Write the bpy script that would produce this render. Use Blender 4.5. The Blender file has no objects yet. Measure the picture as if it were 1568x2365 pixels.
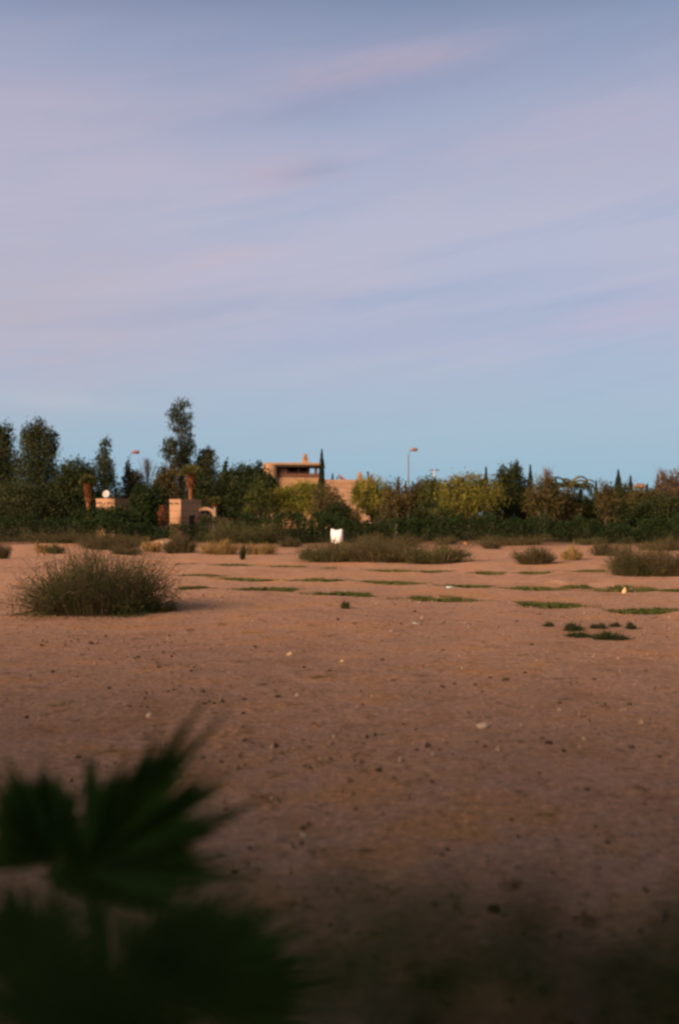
import bpy, math, random
import numpy as np
R = math.radians
rng = np.random.default_rng(7)
random.seed(7)
sc = bpy.context.scene
col = sc.collection

# ------------------------------------------------------------ camera
H = 2.0            # eye height
F = 2320.0         # focal length in reference pixels (1568 x 2365 grid)
HX, HY = 784.0, 1190.0
cam_d = bpy.data.cameras.new('camera'); cam = bpy.data.objects.new('camera', cam_d); col.objects.link(cam)
cam.location = (0, 0, H); cam.rotation_euler = (R(90), 0, 0)
cam_d.sensor_fit = 'VERTICAL'; cam_d.sensor_height = 36.0; cam_d.sensor_width = 24.0
cam_d.lens = F/2365*36; cam_d.shift_y = (HY-1182.5)/2365
cam_d.clip_start = 0.05; cam_d.clip_end = 20000
cam_d.dof.use_dof = True; cam_d.dof.focus_distance = 22.0; cam_d.dof.aperture_fstop = 0.95
sc.camera = cam
sc.render.resolution_x = 678; sc.render.resolution_y = 1024

# ------------------------------------------------------------ sun + sky
SUN_EL, SUN_AZ = 20.0, 45.0        # light travels towards +X +Y
az = R(SUN_AZ); el = R(SUN_EL)
from mathutils import Vector, Euler
d = Vector((math.sin(az)*math.cos(el), math.cos(az)*math.cos(el), -math.sin(el)))
sun_d = bpy.data.lights.new('sun', 'SUN'); sun = bpy.data.objects.new('sun', sun_d); col.objects.link(sun)
sun_d.energy = 5.0; sun_d.angle = R(22); sun_d.color = (1.0, 0.68, 0.49)
sun.rotation_euler = d.to_track_quat('-Z', 'Y').to_euler(); sun.location = (-60, -60, 25)

w = bpy.data.worlds.new('World'); sc.world = w; w.use_nodes = True
nt = w.node_tree; nt.nodes.clear()
def N(t, **k):
    n = nt.nodes.new(t)
    for a, b in k.items(): setattr(n, a, b)
    return n
def lk(a, b): nt.links.new(a, b)
def s2l(c):
    return tuple(((v/255)/12.92 if v/255 <= .04045 else ((v/255+.055)/1.055)**2.4) for v in c) + (1,)
def mth(op, a, b=None, c=None):
    n = N('ShaderNodeMath', operation=op)
    for i, v in enumerate((a, b, c)):
        if v is None: continue
        if isinstance(v, (int, float)): n.inputs[i].default_value = v
        else: lk(v, n.inputs[i])
    return n.outputs[0]
def ramp(fac, stops, interp='LINEAR'):
    n = N('ShaderNodeValToRGB'); cr = n.color_ramp; cr.interpolation = interp
    while len(cr.elements) < len(stops): cr.elements.new(.5)
    for e, (p, c) in zip(cr.elements, stops): e.position = p; e.color = c
    lk(fac, n.inputs[0]); return n.outputs[0]
def mixc(fac, a, b, mode='MIX'):
    n = N('ShaderNodeMix', data_type='RGBA', blend_type=mode)
    if isinstance(fac, (int, float)): n.inputs[0].default_value = fac
    else: lk(fac, n.inputs[0])
    for s, v in ((6, a), (7, b)):
        if isinstance(v, tuple): n.inputs[s].default_value = v
        else: lk(v, n.inputs[s])
    return n.outputs[2]
tc = N('ShaderNodeTexCoord'); sep = N('ShaderNodeSeparateXYZ'); lk(tc.outputs['Generated'], sep.inputs[0])
X, Y, Z = sep.outputs
sky = N('ShaderNodeTexSky', sky_type='NISHITA'); sky.sun_disc = False
sky.sun_elevation = R(SUN_EL); sky.sun_rotation = R(180+SUN_AZ); sky.air_density = 1.2; sky.dust_density = 2.0; sky.ozone_density = 2.0
# evening veil of thin cloud: colour by height above the horizon
hz = mth('MULTIPLY', Z, 2.0)
veil = ramp(hz, [(0.0, s2l((140, 180, 202))), (0.16, s2l((150, 179, 199))), (0.34, s2l((163, 175, 200))),
                 (0.55, s2l((172, 178, 200))), (0.75, s2l((150, 160, 187))), (0.86, s2l((132, 146, 176))), (0.94, s2l((112, 126, 156))), (1.0, s2l((70, 74, 78)))])
# tilted streaks
u = mth('ADD', mth('MULTIPLY', X, .985), mth('MULTIPLY', Z, .17))
v = mth('SUBTRACT', mth('MULTIPLY', Z, .985), mth('MULTIPLY', X, .17))
def cloud(su, sv, scale, off, lo, hi, detail=3, rough=.5):
    cb = N('ShaderNodeCombineXYZ'); lk(mth('MULTIPLY', u, su), cb.inputs[0]); lk(mth('MULTIPLY', v, sv), cb.inputs[1])
    lk(mth('ADD', mth('MULTIPLY', Y, .8), off), cb.inputs[2])
    n = N('ShaderNodeTexNoise'); n.inputs['Scale'].default_value = scale; n.inputs['Detail'].default_value = detail
    n.inputs['Roughness'].default_value = rough; n.inputs['Distortion'].default_value = .3
    lk(cb.outputs[0], n.inputs[0])
    m = N('ShaderNodeMapRange', interpolation_type='SMOOTHSTEP'); lk(n.outputs[0], m.inputs[0])
    m.inputs[1].default_value = lo; m.inputs[2].default_value = hi
    return m.outputs[0]
c1 = cloud(1.6, 9, 1.6, 3.1, .40, .68, 7, .6)
c2 = cloud(1.3, 15, 1.7, 9.4, .44, .64, 7, .58)
c3 = cloud(1.1, 2.4, 1.3, 1.7, .35, .65)
pink = s2l((196, 180, 196)); blue = s2l((142, 164, 194)); grey = s2l((132, 140, 178))
lowfade = N('ShaderNodeMapRange'); lk(Z, lowfade.inputs[0]); lowfade.inputs[1].default_value = .03; lowfade.inputs[2].default_value = .17
hifade = N('ShaderNodeMapRange'); lk(Z, hifade.inputs[0]); hifade.inputs[1].default_value = .47; hifade.inputs[2].default_value = .36
lf = mth('MULTIPLY', lowfade.outputs[0], hifade.outputs[0])
k1 = mixc(mth('MULTIPLY', mth('MULTIPLY', c1, .32), lf), veil, pink)
k2 = mixc(mth('MULTIPLY', mth('MULTIPLY', c2, .38), lf), k1, blue)
k3 = mixc(mth('MULTIPLY', mth('MULTIPLY', c3, .3), lf), k2, pink)
wisp_n = cloud(5, 22, 2.2, 5.5, .30, .68, 6, .6)
def wisp(base, u0, v0, su, sv, colr, amt, tilt=0.0):
    du = mth('DIVIDE', mth('SUBTRACT', u, u0), su); dv = mth('DIVIDE', mth('SUBTRACT', mth('SUBTRACT', v, v0), mth('MULTIPLY', mth('SUBTRACT', u, u0), tilt)), sv)
    g_ = mth('POWER', 2.71828, mth('MULTIPLY', mth('ADD', mth('MULTIPLY', du, du), mth('MULTIPLY', dv, dv)), -1.0))
    g_ = mth('MULTIPLY', g_, mth('ADD', mth('MULTIPLY', wisp_n, .6), .4))
    return mixc(mth('MULTIPLY', g_, amt), base, s2l(colr))
k3 = wisp(k3, .100, .396, .10, .013, (194, 166, 180), .58, -.03)
k3 = wisp(k3, .070, .374, .13, .014, (138, 142, 172), .5, -.03)
k3 = wisp(k3, -.005, .326, .035, .012, (194, 168, 182), .65)
k3 = wisp(k3, .032, .324, .035, .009, (142, 146, 174), .5)
k3 = wisp(k3, -.07, .262, .05, .008, (196, 176, 188), .7, -.03)
k3 = wisp(k3, .05, .205, .25, .010, (142, 160, 190), .4, -.09)
k3 = wisp(k3, -.17, .215, .09, .010, (146, 160, 190), .4, -.09)
k3 = wisp(k3, .27, .16, .10, .008, (142, 156, 190), .4, -.05)
k3 = wisp(k3, .30, .14, .10, .012, (186, 174, 198), .6, -.03)
k3 = wisp(k3, -.26, .24, .13, .09, (188, 172, 180), .55)
k3 = wisp(k3, -.25, .155, .10, .010, (178, 184, 198), .6, -.22)
ns = mixc(1.0, sky.outputs[0], (0.012, 0.012, 0.012, 1), 'MULTIPLY')
# warm brighter sky around the sun (behind the viewer)
dotn = N('ShaderNodeVectorMath', operation='DOT_PRODUCT'); lk(tc.outputs['Generated'], dotn.inputs[0]); dotn.inputs[1].default_value = tuple(-d)
glow = mth('POWER', mth('MAXIMUM', dotn.outputs['Value'], 0.0), 12.0)
gl = mixc(glow, (0, 0, 0, 1), (3.0, 1.75, 1.15, 1))
a1 = mixc(1.0, k3, ns, 'ADD'); a2 = mixc(1.0, a1, gl, 'ADD')
bg = N('ShaderNodeBackground'); lk(a2, bg.inputs[0]); bg.inputs[1].default_value = 1.0
wo = N('ShaderNodeOutputWorld'); lk(bg.outputs[0], wo.inputs[0])

sc.view_settings.view_transform = 'Standard'; sc.view_settings.look = 'None'
sc.view_settings.exposure = 0.0; sc.view_settings.gamma = 1.0
sc.render.engine = 'CYCLES'
sc.cycles.filter_width = 2.6

# ------------------------------------------------------------ material helpers
def newmat(name):
    global nt
    m = bpy.data.materials.new(name); m.use_nodes = True; nt = m.node_tree; nt.nodes.clear(); return m
def finish(bsdf, disp=None):
    o = N('ShaderNodeOutputMaterial'); lk(bsdf, o.inputs[0])
def noise_node(scale, detail=4, rough=.55, vec=None, coord='Object'):
    n = N('ShaderNodeTexNoise'); n.inputs['Scale'].default_value = scale; n.inputs['Detail'].default_value = detail
    n.inputs['Roughness'].default_value = rough
    if vec is None:
        t = N('ShaderNodeTexCoord'); vec = t.outputs[coord]
    lk(vec, n.inputs[0]); return n.outputs[0]
def solid(name, ca, cb, scale=2.0, rough=.85, bump=.0, bscale=20, metal=0.0, spec=.3):
    m = newmat(name); f = noise_node(scale)
    c = ramp(f, [(.35, ca+(1,)), (.65, cb+(1,))])
    p = N('ShaderNodeBsdfPrincipled'); lk(c, p.inputs['Base Color']); p.inputs['Roughness'].default_value = rough
    p.inputs['Metallic'].default_value = metal; p.inputs['Specular IOR Level'].default_value = spec
    if bump:
        b = N('ShaderNodeBump'); b.inputs['Strength'].default_value = bump; b.inputs['Distance'].default_value = .03
        lk(noise_node(bscale), b.inputs['Height']); lk(b.outputs[0], p.inputs['Normal'])
    finish(p.outputs[0]); return m
def leafmat(name, ca, cb, cc=None, scale=.5, trans=.22):
    """leaf colour varies leaf by leaf and clump by clump"""
    m = newmat(name); cc = cc or cb
    g = N('ShaderNodeNewGeometry'); f = noise_node(scale, 3, .6, g.outputs['Position'])
    k = mth('ADD', mth('MULTIPLY', f, 1.5), mth('MULTIPLY', g.outputs['Random Per Island'], .55)); k = mth('SUBTRACT', k, .52)
    c = ramp(k, [(.15, ca+(1,)), (.5, cb+(1,)), (.85, cc+(1,))])
    p = N('ShaderNodeBsdfPrincipled'); lk(c, p.inputs['Base Color']); p.inputs['Roughness'].default_value = .7
    p.inputs['Specular IOR Level'].default_value = .15
    t = N('ShaderNodeBsdfTranslucent'); lk(c, t.inputs[0])
    mx = N('ShaderNodeMixShader'); mx.inputs[0].default_value = trans; lk(p.outputs[0], mx.inputs[1]); lk(t.outputs[0], mx.inputs[2])
    finish(mx.outputs[0]); return m

M = {}
# leaf palettes
M['euca']   = leafmat('eucalyptus_leaf', (.022,.034,.012), (.045,.060,.020), (.10,.10,.040))
M['dark']   = leafmat('dark_leaf', (.014,.025,.008), (.032,.048,.014), (.065,.075,.022))
M['deep']   = leafmat('hedge_leaf', (.010,.023,.006), (.022,.043,.010), (.045,.070,.018), scale=.9)
M['olive']  = leafmat('olive_leaf', (.055,.072,.015), (.17,.165,.028), (.30,.25,.042), scale=.7)
M['lime']   = leafmat('lime_leaf', (.065,.09,.015), (.18,.185,.026), (.33,.27,.042), scale=.7)
M['brown']  = leafmat('brown_leaf', (.045,.040,.015), (.095,.078,.026), (.18,.13,.045), scale=.8)
M['rust']   = leafmat('rust_leaf', (.045,.035,.018), (.11,.07,.033), (.22,.13,.065), scale=.9)
M['bougain']= leafmat('bougainvillea_leaf', (.06,.06,.018), (.22,.07,.03), (.4,.13,.05), scale=1.2)
M['cyp']    = leafmat('cypress_leaf', (.014,.022,.012), (.028,.04,.02), (.06,.055,.032), scale=1.5)
M['scrub']  = leafmat('scrub_leaf', (.035,.036,.011), (.085,.074,.022), (.18,.135,.046), scale=1.6)
M['scrubg'] = leafmat('green_scrub_leaf', (.028,.046,.010), (.070,.088,.018), (.15,.145,.036), scale=1.6)
M['straw']  = leafmat('straw_leaf', (.14,.10,.035), (.34,.23,.075), (.5,.34,.13), scale=2)
M['straw2'] = leafmat('dull_straw_leaf', (.09,.08,.026), (.20,.15,.05), (.32,.22,.08), scale=2)
M['bush']   = leafmat('bush_leaf', (.030,.052,.012), (.075,.100,.024), (.16,.165,.05), scale=2)
M['grass']  = leafmat('grass_blade', (.05,.075,.016), (.10,.125,.028), (.18,.165,.05), scale=1.5)
M['palmf']  = leafmat('palm_frond_leaf', (.05,.062,.016), (.11,.115,.028), (.2,.18,.05), scale=1)
M['skirt']  = leafmat('dead_frond', (.14,.055,.02), (.27,.11,.04), (.4,.18,.07), scale=1)
M['fan']    = leafmat('fan_palm_leaf', (.022,.060,.008), (.042,.11,.014), (.07,.17,.024), scale=4, trans=.3)
M['dimming']  = leafmat('dimming_leaf', (.03,.075,.014), (.055,.12,.022), (.09,.16,.035), scale=4, trans=.3)
M['weed']   = leafmat('weed_leaf', (.02,.05,.012), (.035,.075,.018), (.05,.09,.025), scale=5)
M['twigs']  = leafmat('bare_twig', (.10,.07,.055), (.18,.12,.10), (.27,.18,.15), scale=1)
M['bark']   = solid('pale_bark', (.22,.16,.10), (.36,.27,.17), 3)
M['barkd']  = solid('dark_bark', (.06,.045,.03), (.11,.08,.055), 3)
M['stem']   = solid('bush_stem', (.045,.040,.018), (.10,.078,.036), 6)
M['metal']  = solid('grey_painted_metal', (.16,.14,.13), (.22,.19,.17), 3, .5)
M['lamp']   = solid('lamp_housing', (.28,.13,.11), (.36,.17,.14), 5, .5)
M['white']  = solid('white_plastic', (.86,.82,.74), (.92,.89,.82), 2, .6)
M['dish']   = solid('dish_white', (.55,.53,.48), (.66,.63,.56), 2, .5)
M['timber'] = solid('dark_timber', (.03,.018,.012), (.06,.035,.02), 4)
M['lattice']= solid('brown_lattice', (.12,.055,.03), (.19,.09,.05), 3)
M['thatch'] = solid('thatch', (.22,.12,.075), (.34,.19,.12), 6)
M['roofred']= solid('red_roof', (.30,.13,.10), (.38,.18,.14), 6)
M['rockp']  = solid('pale_rock', (.60,.46,.31), (.80,.64,.45), 12, .9, .4, 25)
M['rocky']  = solid('yellow_rock', (.62,.44,.20), (.8,.6,.32), 12, .9, .3, 25)
M['rocko']  = solid('orange_rock', (.42,.17,.07), (.58,.25,.11), 12, .9, .3, 25)
M['rockd']  = solid('dark_clod', (.06,.035,.025), (.12,.075,.05), 10, .95, .6, 30)
M['mound']  = solid('dirt_mound', (.20,.12,.05), (.31,.19,.08), 3, .95, .6, 14)
M['scrap']  = solid('pale_plastic_scrap', (.5,.62,.55), (.66,.75,.68), 5, .5)

def adobe(name, ca, cb):
    m = newmat(name)
    t = N('ShaderNodeTexCoord'); f = noise_node(.9, 5, .6, t.outputs['Object'])
    c = ramp(f, [(.3, ca+(1,)), (.7, cb+(1,))])
    sp = N('ShaderNodeSeparateXYZ'); lk(t.outputs['Object'], sp.inputs[0])
    wv = mth('FRACT', mth('ADD', mth('MULTIPLY', sp.outputs[2], 1.6), mth('MULTIPLY', f, .25)))
    line = mth('GREATER_THAN', wv, .84)
    c2_ = mixc(mth('MULTIPLY', line, .45), c, tuple(x*.5 for x in ca)+(1,))
    p = N('ShaderNodeBsdfPrincipled'); lk(c2_, p.inputs['Base Color']); p.inputs['Roughness'].default_value = .95
    p.inputs['Specular IOR Level'].default_value = .1
    b = N('ShaderNodeBump'); b.inputs['Strength'].default_value = .5; b.inputs['Distance'].default_value = .08
    lk(noise_node(3, 5), b.inputs['Height']); lk(b.outputs[0], p.inputs['Normal'])
    finish(p.outputs[0]); return m
M['adobe'] = adobe('adobe_wall', (.38,.215,.10), (.50,.31,.16))
M['adobe2'] = adobe('pink_adobe_wall', (.38,.215,.115), (.50,.31,.18))

def ground_mat():
    m = newmat('ground_earth')
    g = N('ShaderNodeNewGeometry'); P = g.outputs['Position']
    big = noise_node(.22, 4, .6, P); mid = noise_node(1.3, 5, .6, P); fine = noise_node(14, 5, .7, P); vf = noise_node(60, 3, .6, P)
    k = mth('ADD', mth('MULTIPLY', big, .6), mth('MULTIPLY', mid, .55))
    base = ramp(k, [(.35, (.37,.208,.115,1)), (.46, (.51,.292,.165,1)), (.56, (.57,.35,.235,1)), (.68, (.64,.345,.165,1))])
    sp = ramp(fine, [(.30, (.38,.36,.35,1)), (.43, (.88,.88,.88,1)), (.58, (1.08,1.06,1.05,1)), (.70, (1.6,1.5,1.4,1))])
    c = mixc(.9, base, sp, 'MULTIPLY')
    sp2 = ramp(vf, [(.3, (.72,.72,.72,1)), (.7, (1.25,1.25,1.25,1))])
    c = mixc(.7, c, sp2, 'MULTIPLY')
    # sparse darker dry weeds and trampled stains
    st = noise_node(2.6, 6, .75, P)
    sm = N('ShaderNodeMapRange'); lk(st, sm.inputs[0]); sm.inputs[1].default_value = .57; sm.inputs[2].default_value = .66
    c = mixc(mth('MULTIPLY', sm.outputs[0], .75), c, (.12,.09,.04,1))
    # far belt under the trees is darker, weedy soil
    s3 = N('ShaderNodeSeparateXYZ'); lk(P, s3.inputs[0])
    fr = N('ShaderNodeMapRange'); lk(mth('ADD', s3.outputs[1], mth('MULTIPLY', mid, 14)), fr.inputs[0]); fr.inputs[1].default_value = 66; fr.inputs[2].default_value = 84
    c = mixc(fr.outputs[0], c, (.09,.06,.03,1))
    p = N('ShaderNodeBsdfPrincipled'); lk(c, p.inputs['Base Color']); p.inputs['Roughness'].default_value = 1.0
    p.inputs['Specular IOR Level'].default_value = .05
    hsum = mth('ADD', mth('MULTIPLY', fine, .6), mth('ADD', mth('MULTIPLY', mid, 1.6), mth('MULTIPLY', vf, .15)))
    b = N('ShaderNodeBump'); b.inputs['Strength'].default_value = 1.0; b.inputs['Distance'].default_value = .07
    lk(hsum, b.inputs['Height']); lk(b.outputs[0], p.inputs['Normal'])
    finish(p.outputs[0]); return m
M['ground'] = ground_mat()

# ------------------------------------------------------------ mesh helpers
def make_mesh(name, V, Fq, mat, smooth=False):
    me = bpy.data.meshes.new(name)
    V = np.asarray(V, dtype=np.float32); Fq = np.asarray(Fq, dtype=np.int32)
    n, k = Fq.shape
    me.vertices.add(len(V)); me.vertices.foreach_set('co', V.ravel())
    me.loops.add(n*k); me.loops.foreach_set('vertex_index', Fq.ravel())
    me.polygons.add(n); me.polygons.foreach_set('loop_start', np.arange(0, n*k, k, dtype=np.int32))
    me.polygons.foreach_set('loop_total', np.full(n, k, dtype=np.int32))
    me.polygons.foreach_set('use_smooth', np.full(n, bool(smooth)))
    me.update(calc_edges=True); me.validate()
    if mat is not None: me.materials.append(mat)
    return me
def tag(o, label=None, cat=None, group=None, kind=None):
    for k_, v_ in (('label', label), ('category', cat), ('group', group), ('kind', kind)):
        if v_: o[k_] = v_
    return o
def thing(name, loc, label, cat, group=None, rz=0):
    o = bpy.data.objects.new(name, None); col.objects.link(o); o.location = loc; o.rotation_euler.z = rz
    o.empty_display_size = .3
    return tag(o, label, cat, group)
def part(name, geo, mat, parent=None, smooth=False, origin=None):
    """geo = (V, F) in world space; stored relative to the thing's base"""
    V, Fq = geo; V = np.asarray(V, dtype=float)
    org = np.array(origin if origin is not None else (parent.matrix_basis.translation if parent is not None and not parent.get('_rel') else (0, 0, 0)))
    if parent is not None and '_org' in parent: org = np.array(parent['_org'])
    me = make_mesh(name, V-org, Fq, mat, smooth)
    o = bpy.data.objects.new(name, me); col.objects.link(o)
    if parent is not None: o.parent = parent
    else: o.location = org
    return o
def sub(name, geo, mat, parent_part, thing_obj, smooth=False):
    V, Fq = geo; me = make_mesh(name, np.asarray(V, dtype=float)-np.array(thing_obj.location), Fq, mat, smooth)
    o = bpy.data.objects.new(name, me); col.objects.link(o); o.parent = parent_part; return o
def join(gs):
    Vs, Fs, off = [], [], 0
    for V, Fq in gs:
        V = np.asarray(V); Fq = np.asarray(Fq)
        if Fq.shape[1] == 3: Fq = np.hstack([Fq, Fq[:, 2:3]])
        Vs.append(V); Fs.append(Fq+off); off += len(V)
    return np.vstack(Vs), np.vstack(Fs)
def W(x, y, Yd): return np.array([(x-HX)/F*Yd, Yd, H-(y-HY)/F*Yd])
def gd(y): return F*H/(y-HY)        # ground distance for picture row
def box(c, s, rz=0):
    c = np.array(c, float); s = np.array(s, float)/2
    V = np.array([[i, j, k] for i in (-1, 1) for j in (-1, 1) for k in (-1, 1)])*s
    ca, sa = math.cos(rz), math.sin(rz)
    V = np.stack([V[:, 0]*ca-V[:, 1]*sa, V[:, 0]*sa+V[:, 1]*ca, V[:, 2]], 1)+c
    Fq = [[0,1,3,2],[4,6,7,5],[0,4,5,1],[2,3,7,6],[0,2,6,4],[1,5,7,3]]
    return V, np.array(Fq)
def tube(pts, rad, sides=6):
    pts = np.array(pts, float); rad = np.broadcast_to(np.array(rad, float), (len(pts),))
    V = []
    for i, p in enumerate(pts):
        t = pts[min(i+1, len(pts)-1)]-pts[max(i-1, 0)]; t = t/(np.linalg.norm(t)+1e-9)
        a = np.cross(t, [0, 0, 1.0] if abs(t[2]) < .9 else [1.0, 0, 0]); a /= np.linalg.norm(a); b = np.cross(t, a)
        for k in range(sides):
            th = 2*math.pi*k/sides; V.append(p+rad[i]*(a*math.cos(th)+b*math.sin(th)))
    Fq = []
    for i in range(len(pts)-1):
        for k in range(sides):
            k2 = (k+1) % sides; Fq.append([i*sides+k, i*sides+k2, (i+1)*sides+k2, (i+1)*sides+k])
    n = len(V); V.append(pts[0]); V.append(pts[-1]); L = (len(pts)-1)*sides
    for k in range(sides):
        k2 = (k+1) % sides; Fq.append([n, k2, k, k]); Fq.append([n+1, L+k, L+k2, L+k2])
    # degenerate quads -> keep as separate verts by splitting
    Fq = np.array(Fq)
    return np.array(V), Fq
def fixq(V, Fq):
    """turn degenerate quads into proper ones by adding an edge midpoint"""
    V = list(map(np.array, V)); out = []
    for q in Fq:
        if q[2] == q[3]:
            V.append((V[q[2]]+V[q[0]])/2); out.append([q[0], q[1], q[2], len(V)-1])
        else: out.append(list(q))
    return np.array(V), np.array(out)
def T(pts, rad, sides=6): return fixq(*tube(pts, rad, sides))
def rock(c, r, seed, flat=.65, res=2):
    rg = np.random.default_rng(seed)
    n1, n2 = 10, 7
    V, Fq = [], []
    ph = rg.uniform(0, 6, 6)
    for j in range(n2+1):
        la = -math.pi/2+math.pi*j/n2
        for i in range(n1):
            lo = 2*math.pi*i/n1
            p = np.array([math.cos(la)*math.cos(lo), math.cos(la)*math.sin(lo), math.sin(la)])
            k = 1+.18*math.sin(3*p[0]+ph[0]+2*p[2])+.15*math.sin(4*p[1]+ph[1])+.12*math.sin(5*p[2]+ph[2]+3*p[0])+.05*rg.normal()*math.cos(la)
            V.append(np.array(c)+p*k*np.array([r, r*.85, r*flat]))
    for j in range(n2):
        for i in range(n1):
            Fq.append([j*n1+i, j*n1+(i+1) % n1, (j+1)*n1+(i+1) % n1, (j+1)*n1+i])
    return np.array(V), np.array(Fq)
def leafquads(C, size, up=0.0, ratio=.55, dirs=None):
    """one rhombic leaf (or leaf spray) at every point of C"""
    n = len(C); size = np.broadcast_to(np.array(size, float), (n,))*rng.uniform(.6, 1.35, n)
    a = rng.normal(size=(n, 3)) if dirs is None else dirs+rng.normal(size=(n, 3))*.25
    a[:, 2] += up; a /= np.linalg.norm(a, axis=1)[:, None]+1e-9
    b = np.cross(a, rng.normal(size=(n, 3))); b /= np.linalg.norm(b, axis=1)[:, None]+1e-9
    a = a*size[:, None]*.5; b = b*size[:, None]*.5*ratio
    V = np.stack([C-a, C+b, C+a, C-b], 1).reshape(-1, 3)
    return V, np.arange(4*n).reshape(n, 4)
def lobepts(lobe, n, per=14, sig=.16, shell=.45):
    """clumped points in an ellipsoid (centre, radii)"""
    c, r = np.array(lobe[0]), np.array(lobe[1]); m = max(3, n//per)
    q = rng.normal(size=(m, 3)); q /= np.linalg.norm(q, axis=1)[:, None]
    q *= (rng.uniform(0, 1, m)**shell)[:, None]*rng.uniform(.86, 1.12, m)[:, None]
    idx = rng.integers(0, m, n)
    s = rng.uniform(.5, 1.5, m)[idx][:, None]*sig
    return c+(q[idx]+rng.normal(size=(n, 3))*s)*r, c+q*r

# ------------------------------------------------------------ ground
pits = [(430,1303,60),(540,1306,100),(665,1308,95),(765,1310,55),(905,1314,120),(1000,1316,80),(1130,1321,85),(1237,1322,85),(1362,1324,85),(1470,1327,70),
        (465,1335,95),(565,1342,135),(735,1343,130),(905,1346,150),(1080,1352,120),(1235,1354,150),(1330,1352,60),(1450,1357,165),(1560,1360,60),
        (448,1367,65),(621,1370,155),(796,1380,150),(1015,1385,190),(1265,1396,175),(1484,1408,160)]
PIT = []
for px, py, pw in pits:
    Yd = gd(py-2); PIT.append(((px-HX)/F*Yd, Yd, max(.45, pw/F*Yd*.5)))
PITA = np.array(PIT)
_g = np.random.default_rng(3)
WV = [(_g.uniform(0, 6.28), s*_g.uniform(.8, 1.25), _g.uniform(0, 6.28), a) for s, a in ((.25,.045),(.33,.04),(.6,.022),(.8,.018),(1.2,.015),(1.7,.012),(2.6,.007),(3.4,.006),(5.1,.004),(7.3,.003))]
def gz(x, y):
    x = np.asarray(x, float); y = np.asarray(y, float); z = np.zeros(np.broadcast(x, y).shape)
    for th, f, ph, a in WV:
        z = z+a*np.sin(f*(x*math.cos(th)+y*math.sin(th))+ph+1.2*np.sin(.37*f*(x*math.sin(th)-y*math.cos(th))+ph*2))
    for cx, cy, r in PIT:
        dd = np.sqrt(((x-cx)/r)**2+((y-cy)/(r*.95))**2)
        z = z-.014*np.exp(-(dd/.8)**4)+.010*np.exp(-((dd-1.3)/.25)**2)
    for cx, cy, r, h in MOUNDS:
        z = z+h*np.exp(-(((x-cx)/r)**2+((y-cy)/r)**2))
    fade = np.clip((y-90)/60, 0, 1); return z*(1-fade)
MOUNDS = [((385-HX)/F*58, 58, 1.4, .55), ((1290-HX)/F*30.5, 30.5, .5, .16), ((1410-HX)/F*29.5, 29.5, .9, .14), ((100-HX)/F*60, 60, 5, .25)]
def spaced(segs):
    out = []
    for a, b, s in segs: out += list(np.arange(a, b, s))
    return np.array(out)
ys = np.concatenate([spaced([(-80,-8,6),(-8,2,.6),(2,14,.09),(14,34,.14),(34,60,.25),(60,100,.8),(100,200,6),(200,600,40)]), [600, 1000, 2000, 5000, 12000]])
xs = np.concatenate([[-8000,-2500,-900,-400,-200,-120,-80,-50], spaced([(-32,-14,.5),(-14,14,.14),(14,32.1,.5)]), [50,80,120,200,400,900,2500,8000]])
gx, gy = np.meshgrid(xs, ys); gzv = gz(gx, gy)
gzv = gzv+np.where((gy < 40) & (abs(gx) < 14), rng.normal(size=gx.shape)*.0035, 0)
V = np.stack([gx, gy, gzv], -1).reshape(-1, 3); nx = len(xs); ny = len(ys)
ii = (np.arange(ny-1)[:, None]*nx+np.arange(nx-1)[None]).ravel()
g = part('ground', (V, np.stack([ii, ii+1, ii+nx+1, ii+nx], 1)), M['ground'], smooth=True); tag(g, kind='structure')
def gp(x, y, sink=0):
    Yd = gd(y)
    X_ = (x-HX)/F*Yd; return np.array([X_, Yd, float(gz(X_, Yd))-sink])

# pebbles
n = 3600
py_ = 3.5+26*rng.uniform(0, 1, n)**1.5; px_ = rng.uniform(-1, 1, n)*(py_*.36+.5); pr = .006+.02*rng.uniform(0, 1, n)**4
# drifts of coarser gravel and crumbled clods
nk = 26; ky = 5+20*rng.uniform(0, 1, nk)**1.3; kx = rng.uniform(-1, 1, nk)*ky*.34; n2_ = 1300; ki = rng.integers(0, nk, n2_)
px_ = np.concatenate([px_, kx[ki]+rng.normal(size=n2_)*(.25+.02*ky[ki])]); py_ = np.concatenate([py_, ky[ki]+rng.normal(size=n2_)*.35*(.5+.06*ky[ki])])
pr = np.concatenate([pr, .009+.028*rng.uniform(0, 1, n2_)**3]); n = len(px_)
tet = []
Vt = np.array([[1,0,0],[-.5,.8,0],[-.5,-.8,.0],[0,0,.9],[0.3,0.2,-.6]], float)
Fo = np.array([[0,1,3],[1,2,3],[2,0,3],[1,0,4],[2,1,4],[0,2,4]])
VV = (Vt[None]*pr[:, None, None]*rng.uniform(.6, 1.5, (n, 5, 3)))
rt = rng.uniform(0, 6.28, n); ca, sa = np.cos(rt)[:, None], np.sin(rt)[:, None]
VV = np.stack([VV[:, :, 0]*ca-VV[:, :, 1]*sa, VV[:, :, 0]*sa+VV[:, :, 1]*ca, VV[:, :, 2]], -1)+np.stack([px_, py_, gz(px_, py_)+pr*.3], 1)[:, None]
FF = (Fo[None]+np.arange(n)[:, None, None]*5).reshape(-1, 3)
M['pebble'] = leafmat('pebble', (.10,.065,.04), (.30,.19,.11), (.55,.40,.27), scale=30, trans=0)
o = part('gravel', (VV.reshape(-1, 3), FF), M['pebble']); tag(o, 'fine gravel scattered over the bare reddish earth', kind='stuff', cat='gravel')

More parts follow.
